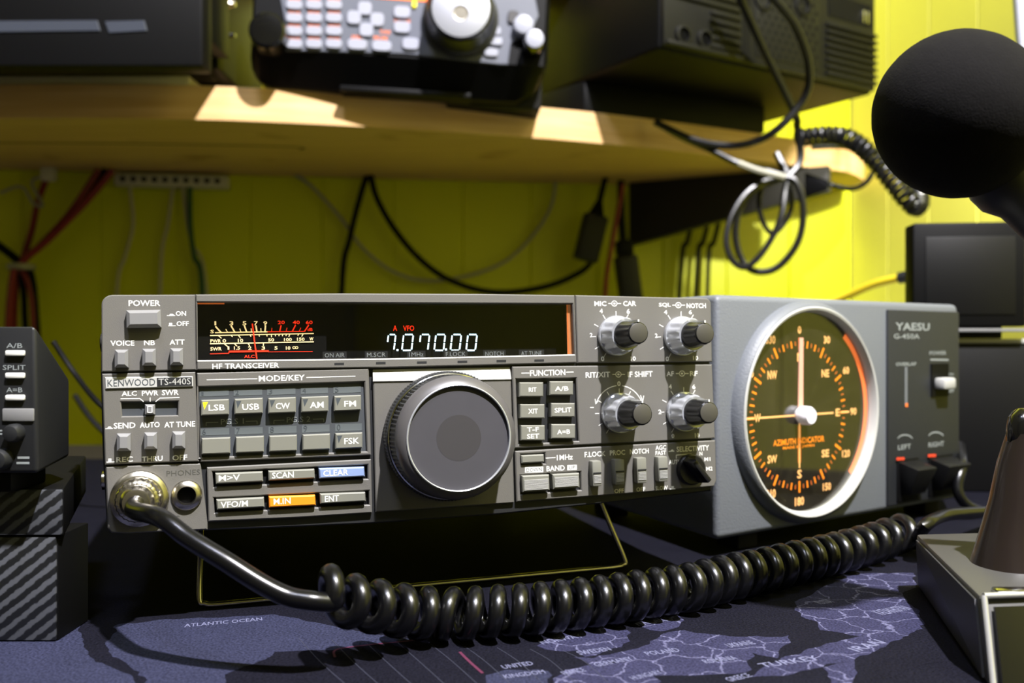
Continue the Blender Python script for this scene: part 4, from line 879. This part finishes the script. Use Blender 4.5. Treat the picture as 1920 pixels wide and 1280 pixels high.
# vented amplifier upper right
AF, AW = frame_from((1240, 90), 877, (1638, 180), 1042)
am = thing('vented_power_unit', AF, 'black power unit with vent slots and round sockets overhanging the shelf end', 'power unit')
AH = 112
MB().box(0, AW, 2, 245, 0, AH, 'black', 4, 3).build('case', am)
def ap(x, y): return AF.q(x, y, 0)
X = lambda px: AF.p(px, 90, 0).x
fp = MB().box(1, AW-1, -2.5, 2.5, 3, AH-2, 'amp_black', 1.5).build('front_panel', am)
lx0, lx1 = X(1248), X(1384)
ribm = MB()
for i in range(11): z = 10+i*8.2; ribm.box(lx0+(0 if z > 45 else (lx1-lx0)*.58), lx1, -5, -2.4, z, z+3.6, 'amp_black', .6)
ribm.box(lx0-2, lx1+4, -6, -2.4, 3.5, 8, 'amp_black', 1.2); ribm.build('left_louvre', am)
MB().box(lx1+4, lx1+14, -2.9, -2.3, 8, AH-6, 'black').build('dark_slot', am)
gx0, gx1 = X(1412), X(1532)
gm = MB().box(gx0, gx1, -3.4, -2.4, 12, 84, 'amp_black', .4)
for i in range(9):
    for j in range(9):
        x = gx0+4+(gx1-gx0-8)*(i+.5*(j % 2))/8.6; z = 17+j*7.8; c8 = [(x+2.4*cos(a*pi/4), z+2.4*sin(a*pi/4)) for a in range(8)]
        gm.prism(c8, -3.6, -3.3, 'black')
gm.build('perforated_grille', am)
rx0 = X(1545); rb = MB()
for i in range(8): z = 9+i*7.6; rb.box(rx0, AW+.5, -5.5, -2.4, z, z+3.8, 'amp_black', .6)
rb.build('right_louvre', am)
MB().box(rx0+4, AW-8, -3.2, -2.3, 74, 98, 'black').build('dark_window', am)
for dx in (0, 7): MB().box(AW-24+dx, AW-21+dx, -5, -3, 76, 90, 'chrome', .8).build('metal_latch', am)
for px, py in ((1280, 66), (1321, 74)):
    p = AF.p(px, py, -3); k = MB().lathe((p.x, 0, p.z), [(9.5, 2.4), (9.3, 5.5), (7, 6), (6.6, 3)], 'amp_black', 32).build('round_socket', am)
    MB().lathe((p.x, 0, p.z), [(6.7, 3.2), (0, 3.2)], 'black', 24).build('socket_hole', k)
for px, py in ((1430, 0), (1505, 10)):
    p = AF.p(px, py, -3); k = MB().lathe((p.x, 0, p.z), [(12, 2.4), (11.5, 5), (9, 5.6), (8.6, 3)], 'amp_black', 32).build('round_socket', am)
    MB().lathe((p.x, 0, p.z), [(8.7, 3.0), (0, 3.0)], 'black', 24).build('socket_hole', k)
st2 = MB(); pz = [(78, 985), (300, 1088), (215, 1200), (-10, 1090)]
st2.hull([(x, y, ZT+.2) for x, y in pz]+[(x, y, AF.T.z-.2) for x, y in pz], 'black', 2)
tag(st2.build('black_power_supply'), 'low black box between the pine shelf and the vented power unit', 'power unit')
# ================================================================== cables at the right shelf end
def cable(name, pts, r, m, label, cat='cable', n=8, seg=8, group=None):
    return tag(MB().tube(smooth_path(pts, n), r, m, seg).build(name), label, cat, group)
c2 = lambda X_, Y_, D: P(1200+X_/3.43, 200+Y_/3.43, D)
cable('hanging_cable', [P(1368, -60, 866), P(1385, -10, 880), P(1402, 28, 896), P(1440, 110, 930), P(1490, 212, 968), c2(1010, 130, 985), c2(1030, 260, 992), c2(1025, 360, 992), c2(960, 440, 990), c2(930, 400, 992), c2(880, 300, 998)], 4.2, 'cable_mat', 'black cable hanging straight down from between the vents of the power unit')
cable('looped_cable', [P(1400, -60, 860), P(1450, -4, 865), P(1492, 50, 880), P(1516, 120, 905), P(1510, 180, 925), c2(900, 130, 935), c2(750, 220, 950), c2(600, 250, 970), c2(450, 240, 975), c2(320, 205, 980), c2(200, 150, 985), c2(100, 100, 995)], 4.0, 'cable_mat', 'thick black cable sweeping from the power unit left along the shelf edge')
cable('cable_loop', [c2(100, 95, 990), c2(260, 190, 985), c2(450, 275, 980), c2(620, 360, 970), c2(760, 400, 970), c2(930, 450, 965), c2(1000, 480, 962), c2(1045, 600, 960), c2(1045, 760, 960), c2(1000, 900, 960), c2(900, 1020, 962), c2(800, 1062, 965), c2(700, 1040, 970), c2(640, 950, 972), c2(615, 800, 974), c2(650, 640, 975), c2(740, 530, 975), c2(860, 480, 972), c2(940, 450, 970)], 3.6, 'cable_mat', 'largest loop of black cable hanging knotted below the shelf end')
cable('cable_loop', [c2(950, 445, 972), c2(800, 480, 968), c2(680, 560, 965), c2(590, 700, 962), c2(555, 860, 960), c2(590, 980, 958), c2(670, 1032, 956), c2(760, 970, 955), c2(850, 840, 955), c2(910, 700, 955), c2(930, 560, 960), c2(955, 450, 970)], 3.4, 'cable_mat', 'long narrow loop of black cable left in the knot below the shelf end')
cable('cable_loop', [c2(800, 470, 980), c2(765, 600, 982), c2(790, 740, 982), c2(850, 812, 982), c2(920, 760, 982), c2(975, 640, 980), c2(965, 500, 978), c2(950, 450, 976)], 2.8, 'cable_mat', 'smallest loop of black cable inside the knotted bundle under the shelf')
cable('grey_cable_piece', [c2(632, 362, 958), c2(760, 410, 955), c2(935, 455, 952)], 3.5, 'grey_wire', 'light grey stretch of cable lying over the knot at the shelf end')
o = cable('lead_with_plug', [c2(1210, 498, 1010), c2(1350, 528, 1000), c2(1450, 490, 990), c2(1505, 400, 985), c2(1490, 330, 985), c2(1420, 290, 990), c2(1300, 255, 1000), c2(1100, 260, 1010)], 2.9, 'cable_mat', 'short grey black lead bending back at the shelf tip into a black plug')
pb = MB().hull([c2(1060, 420, 1030), c2(1215, 475, 1010), c2(1210, 535, 1010), c2(1060, 590, 1030), c2(1060, 420, 1012), c2(1215, 475, 996), c2(1210, 535, 996), c2(1060, 590, 1012)], 'black', 2).build('plug_body', o)
MB().lathe(c2(960, 448, 958), [(6, -5), (8, -2), (8, 3), (5, 6)], 'black', 16).build('knot', o) if 0 else None
# coiled cord of the hand microphone
def helix(ctrl, R, r, turns, m, name, label, seg=8, ns=14):
    path = smooth_path(ctrl, 24); L = [0]
    for a, b in zip(path, path[1:]): L.append(L[-1]+(b-a).length)
    out = []; up = Vector((0, 0, 1)); N = turns*ns; j = 0
    for i in range(N+1):
        s_ = L[-1]*i/N
        while j < len(L)-2 and L[j+1] < s_: j += 1
        f = (s_-L[j])/max(1e-6, L[j+1]-L[j]); p = path[j].lerp(path[j+1], f); t = (path[j+1]-path[j]).normalized()
        up = (up-t*up.dot(t)).normalized(); sd = t.cross(up); th = 2*pi*i/ns
        out.append(p+(up*cos(th)+sd*sin(th))*R)
    return tag(MB().tube(out, r, m, seg).build(name), label, 'cord')
helix([c2(1010, 205, 1000), c2(1150, 185, 985), c2(1290, 190, 970), c2(1400, 240, 955), c2(1500, 330, 945), c2(1590, 440, 940), c2(1670, 540, 935), c2(1740, 620, 930), c2(1785, 640, 940), c2(1790, 560, 955), c2(1720, 450, 965), c2(1620, 350, 975), c2(1560, 270, 985)], 8.0, 2.6, 38, 'cable_mat', 'curly_cord', 'grey black curly microphone cord drooping right of the shelf end')
# ================================================================== things under the shelf on the back wall
def WP(px, py, off=14):                                  # point just in front of the back wall
    u_ = (px-960)/FPX; D = (CY-.14*CX-off)/(1-.14*u_); return P(px, py, D)
ts = MB(); a, b = WP(214, 336, 14), WP(426, 334, 14)
TF = Frame(WP(214, 347, 22), atan2(b.y-a.y, b.x-a.x)); LW = (b-a).length
term = thing('terminal_strip', TF, 'pale plastic terminal strip with dark holes fixed to the wall under the shelf', 'terminal strip')
th_ = (347-325)/FPX*1180
MB().box(0, LW, 0, 18, 0, th_, 'strip_white', 1).build('strip_body', term)
for i in range(10): MB().lathe((10+i*(LW-18)/9.4, .1, th_*.55), [(3.6, 0), (3.4, .8), (0, .8)], 'black', 12).build('terminal_hole', term)
def wc(name, px, r, m, label, off=14, group=None, cat='wire'): return cable(name, [WP(x, y, off) for x, y in px], r, m, label, cat, 6, 8, group)
wc('hanging_wire', [(243, 347), (250, 420), (235, 480), (220, 540), (215, 790)], 2.6, 'white_wire', 'faint pale wire hanging from the left part of the terminal strip')
wc('hanging_wire', [(325, 347), (315, 420), (302, 500), (298, 790)], 2.6, 'white_wire', 'faint pale wire hanging from the middle of the terminal strip')
wc('hanging_wire', [(343, 347), (352, 420), (362, 460), (385, 520), (400, 790)], 2.4, 'white_wire', 'pale wire running down beside the green wire')
wc('green_wire', [(356, 347), (357, 420), (364, 480), (378, 530), (385, 790)], 3.4, 'green_wire', 'green wire hanging from the terminal strip', off=18)
wc('red_cable', [(185, 318), (130, 400), (75, 460), (40, 495), (60, 560), (72, 790)], 4, 'red_wire', 'left one of two red cables slanting down to the cable tie', off=32)
wc('red_cable', [(212, 318), (160, 380), (90, 450), (42, 492), (20, 540), (8, 790)], 4, 'red_wire', 'right one of two red cables slanting down to the cable tie', off=44)
wc('black_cable', [(198, 316), (146, 390), (84, 455), (40, 494), (45, 560), (55, 790)], 4, 'black', 'black cable running between the two red cables to the cable tie', off=24)
wc('brown_cable', [(92, 325), (72, 375), (60, 430), (42, 490), (28, 560), (22, 790)], 4, 'red_wire', 'steep dark red cable dropping from a white clip to the cable tie', off=20)
wc('black_cable', [(-40, 430), (0, 462), (38, 494), (62, 540), (76, 790)], 5, 'black', 'black cable coming in from the left edge to the cable tie', off=30)
wc('grey_wire', [(0, 362), (40, 350), (62, 380), (80, 384), (60, 340), (95, 330)], 2, 'grey_wire', 'thin grey wire tangled above the cable tie', off=24)
tp = WP(40, 500, 34); tag(MB().lathe(tp, [(13, -4), (16, -3), (16, 3), (13, 4)], 'grey_wire', 24, axis=(0, 0, 1)).build('cable_tie'), 'pale cable tie binding the red and black cables at left', 'cable tie')
tp = WP(92, 328, 22); tag(MB().box(tp.x-9, tp.x+9, tp.y-6, tp.y+6, tp.z-8, tp.z+10, 'strip_white', 3).build('wire_clip'), 'white clip at the top of the dark red cable under the shelf', 'clip')
wc('grey_wire', [(540, 318), (585, 350), (640, 410), (680, 465), (735, 508), (800, 526), (880, 516), (950, 488), (1000, 440), (1032, 390), (1042, 340)], 2.4, 'grey_wire', 'thin grey wire sagging in a wide bow across the yellow wall')
wc('black_cable', [(690, 322), (672, 380), (655, 450), (642, 520), (634, 790)], 4, 'black', 'straight black cable dropping from the shelf behind the transceiver', off=20)
wc('black_cable', [(694, 322), (706, 370), (740, 430), (790, 488), (850, 528), (930, 548), (1020, 538), (1085, 512), (1112, 488)], 4, 'black', 'black cable sagging across the wall to the black power brick', off=26)
bk = [WP(1124, 395, 60), WP(1150, 405, 60), WP(1138, 490, 60), WP(1088, 482, 60)]
ad = Frame(WP(1112, 440, 60), .14, 0, radians(14)); adp = thing('power_brick', ad, 'black power brick hanging in its cable under the shelf', 'power adapter')
MB().box(-16, 16, 0, 22, -34, 28, 'body_dark', 4, 3).build('brick_case', adp)
MB().lathe((0, 11, 26), [(12, 0), (8, 10), (4, 22), (4, 64)], 'black', 20, axis=(0, 0, 1)).build('cable_sleeve', adp)
pf = Frame(WP(1182, 520, 60), .14, 0, radians(-8)); pt = thing('power_plug', pf, 'black plug block hanging just right of the red cable', 'plug')
MB().box(-15, 15, 0, 22, -36, 30, 'body_dark', 5, 3).build('plug_case', pt)
MB().box(-11, 11, 2, 20, 30, 50, 'black', 3).build('plug_neck', pt)
MB().tube([(0, 11, 48), (2, 11, 80), (8, 11, 128)], 5, 'black').build('plug_cable', pt)
wc('red_cable', [(1168, 345), (1158, 400), (1145, 470), (1134, 560), (1130, 790)], 3, 'red_wire', 'single dark red cable hanging right of the power brick', off=70)
for i, (x, a_) in enumerate(((1288, 1258), (1318, 1294), (1338, 1322))):
    wc('wall_cable', [(x+14, 400), (x, 455), (x-10, 490), (a_, 790)], 3.4, 'black', ('leftmost', 'middle', 'rightmost')[i]+' of three thin black cables slanting down under the dark bracket', off=18, group='slanting cables under the bracket')
o = cable('yellow_cable', [P(1540, 575, 900), P(1590, 553, 880), P(1640, 532, 860), P(1690, 520, 840)], 4, 'yellow_wire', 'yellow cable running to a dark connector beside the black monitor')
MB().tube([P(1686, 521, 842), P(1720, 515, 830)], 5.5, 'charcoal', 10).build('connector', o)
o = cable('side_cable', [WP(140, 740, 300), WP(175, 790, 300), WP(230, 840, 300)], 2.6, 'black', 'short black cable seen between the small radio and the transceiver')
cable('side_cable', [P(100, 640, 620), P(140, 700, 620), P(190, 760, 600), P(260, 800, 600)], 1.8, 'black', 'thin black cable slanting down behind the small radio')
# ================================================================== monitor and cabinet at the right
NF, NW = frame_from((1712, 612), 700, (1925, 612), 690)
mon = thing('black_monitor', NF, 'black framed monitor behind the rotator controller', 'monitor')
NH = (612-418)/FPX*700
MB().box(0, NW, 0, 22, 0, NH, 'black', 2).build('frame', mon)
MB().box(9, NW-8, -.8, 1, 9, NH-11, 'amp_black', .4).build('screen', mon)
MB().box(12, NW, -1, 12, -4, -1.6, 'btn', .5).build('silver_strip', mon)
NF2 = Frame(Vector((NF.T.x+14, NF.T.y+6, 0)), 0); NF2.M = NF.M
zc = NF.T.z-(637-612)/FPX*700
cab = thing('black_cabinet', NF2, 'black cabinet with a silver top edge below the monitor', 'cabinet')
MB().box(0, NW+40, 0, 200, .1, zc-1.5, 'amp_black', 1.5).build('body', cab)
MB().box(-1, NW+41, -1.5, 201, zc-2.5, zc+.8, 'panel_light', .6).build('silver_top', cab)
MB().box(20, NW-10, 10, 22, zc+.6, NF.T.z+.3, 'black_soft', .4).build('neck_block', mon) if 0 else None
mb = MB().box(25, NW-15, 6, 20, zc-NF.T.z+.9, .6, 'black_soft', 1); mb.build('stand', mon)
# ================================================================== desk microphone
bc = P(1797, 216, 338)
mic = Frame(Vector((0, 0, 0)))
mt_ = thing('desk_microphone', mic, 'gooseneck desk microphone with a large black foam ball', 'microphone')
R0 = 29.6; fm = MB(); nu, nv = 64, 40; axd = (P(1925, 400, 345)-bc).normalized()
vs = []; uu = Vector((0, 1, 0)); uu = (uu-axd*uu.dot(axd)).normalized(); vv = axd.cross(uu)
for i in range(nv+1):
    t = pi*i/nv
    for j in range(nu):
        a = 2*pi*j/nu; d = uu*cos(a)*sin(t)+vv*sin(a)*sin(t)-axd*cos(t)*(1.04)
        vs.append(bc+d*R0*(1+.006*noise.noise(d*6)))
fm.add(vs, [[i*nu+j, i*nu+(j+1) % nu, (i+1)*nu+(j+1) % nu, (i+1)*nu+j] for i in range(nv) for j in range(nu)], 'foam')
fm.build('foam_windscreen', mt_, smooth=180)
cab_ = MB().lathe(bc+axd*24, [(12, 0), (13, 6), (12, 12), (8, 18), (6, 30)], 'charcoal', 40, axis=tuple(axd)); cab_.build('mic_collar', mt_)
MB().tube(smooth_path([bc+axd*50, bc+axd*80+Vector((4, 0, -6)), P(2080, 560, 350), P(2110, 660, 352), P(2050, 770, 362), P(1965, 815, 372), Vector((G(1884, 1058, 27.0).x+7, G(1884, 1058, 27.0).y, 84)), Vector((G(1884, 1058, 27.0).x+6, G(1884, 1058, 27.0).y, 70))], 8), 5, 'black_gloss', 12).build('gooseneck', mt_)
zt_ = 27.0
bA, bB = G(1718, 1001, zt_), G(1836, 1116, zt_); gA, gB = G(1722, 1098, .2), G(1852, 1286, .2)
dx = Vector((120, 14, 0))
bs = MB().hull([gB, gB+dx, gA+dx, gA, bB, bB+dx, bA+dx, bA], 'ped_grey', 1.2)
bs.build('base', mt_)
# dark side and sloping front inset
sd = MB(); 
off = (bB-bA).cross(Vector((0, 0, 1))).normalized()
a_, b_, c_, d_ = bA.lerp(bB, .03)+Vector((0, 0, -2)), bA.lerp(bB, .97)+Vector((0, 0, -2)), gA.lerp(gB, .97)+Vector((0, 0, 1.5)), gA.lerp(gB, .03)+Vector((0, 0, 1.5))
nrm = (b_-a_).cross(d_-a_).normalized(); nrm = nrm if nrm.x < 0 else -nrm
sd.hull([a_, b_, c_, d_, a_+nrm*.8, b_+nrm*.8, c_+nrm*.8, d_+nrm*.8], 'ped_side'); sd.build('side_panel', mt_)
fl = bB+Vector((0, 0, 0)); n2 = Vector((0, -1, .3)).normalized()
f0, f1, f2, f3 = bB.lerp(gB, .12)+Vector((4, -1, 0)), bB.lerp(gB, .12)+dx*.92+Vector((4, -1, 0)), gB+dx*.92+Vector((4, -1, 1)), gB+Vector((4, -1, 1))
MB().hull([f0, f1, f2, f3, f0+n2*1.2, f1+n2*1.2, f2+n2*1.2, f3+n2*1.2], 'black_gloss').build('front_inset', mt_)
MB().tube([bB+Vector((1, -1.2, .2)), bB.lerp(gB, .5)+Vector((1, -1.6, .2)), gB+Vector((1, -1.6, 1))], 1.1, 'pad_line', 10).tube([bB+Vector((1, -1.2, .2)), bB+dx*.95+Vector((0, -1.2, .2))], 1.1, 'pad_line', 10).build('bright_edge', mt_)
k0 = bB+Vector((7, 1, 0)); MB().box(k0.x, k0.x+22, k0.y, k0.y+5, zt_-.2, zt_+1.6, 'chrome', .6).build('silver_key', mt_)
# stem: broad bronze upright
s0 = G(1884, 1058, zt_)
stem = MB(); prof = []
rings = []
for z, cx, rx_, ry_ in ((zt_-.5, s0.x, 12.0, 15), (zt_+10, s0.x+.5, 9.6, 12), (zt_+25, s0.x+3, 8.0, 10), (zt_+40, s0.x+5, 7.0, 8.5), (zt_+52, s0.x+8, 6.2, 7.5)):
    rings.append([(cx+rx_*cos(2*pi*i/32), s0.y+ry_*sin(2*pi*i/32), z) for i in range(32)])
vs = [v for r in rings for v in r]
stem.add(vs, [[k*32+i, k*32+(i+1) % 32, (k+1)*32+(i+1) % 32, (k+1)*32+i] for k in range(4) for i in range(32)]+[[128+i for i in range(32)]], 'bronze'); stem.build('stem', mt_)
# pale pole at the upper right edge
tag(MB().tube([P(1915, -80, 700), P(1925, 60, 700), P(1934, 160, 700), P(1946, 420, 700), Vector((P(1946, 420, 700).x, 700, 1))], 8, 'pole_white', 16).build('white_pole'), 'pale upright pole at the upper right edge behind the foam ball', 'pole')
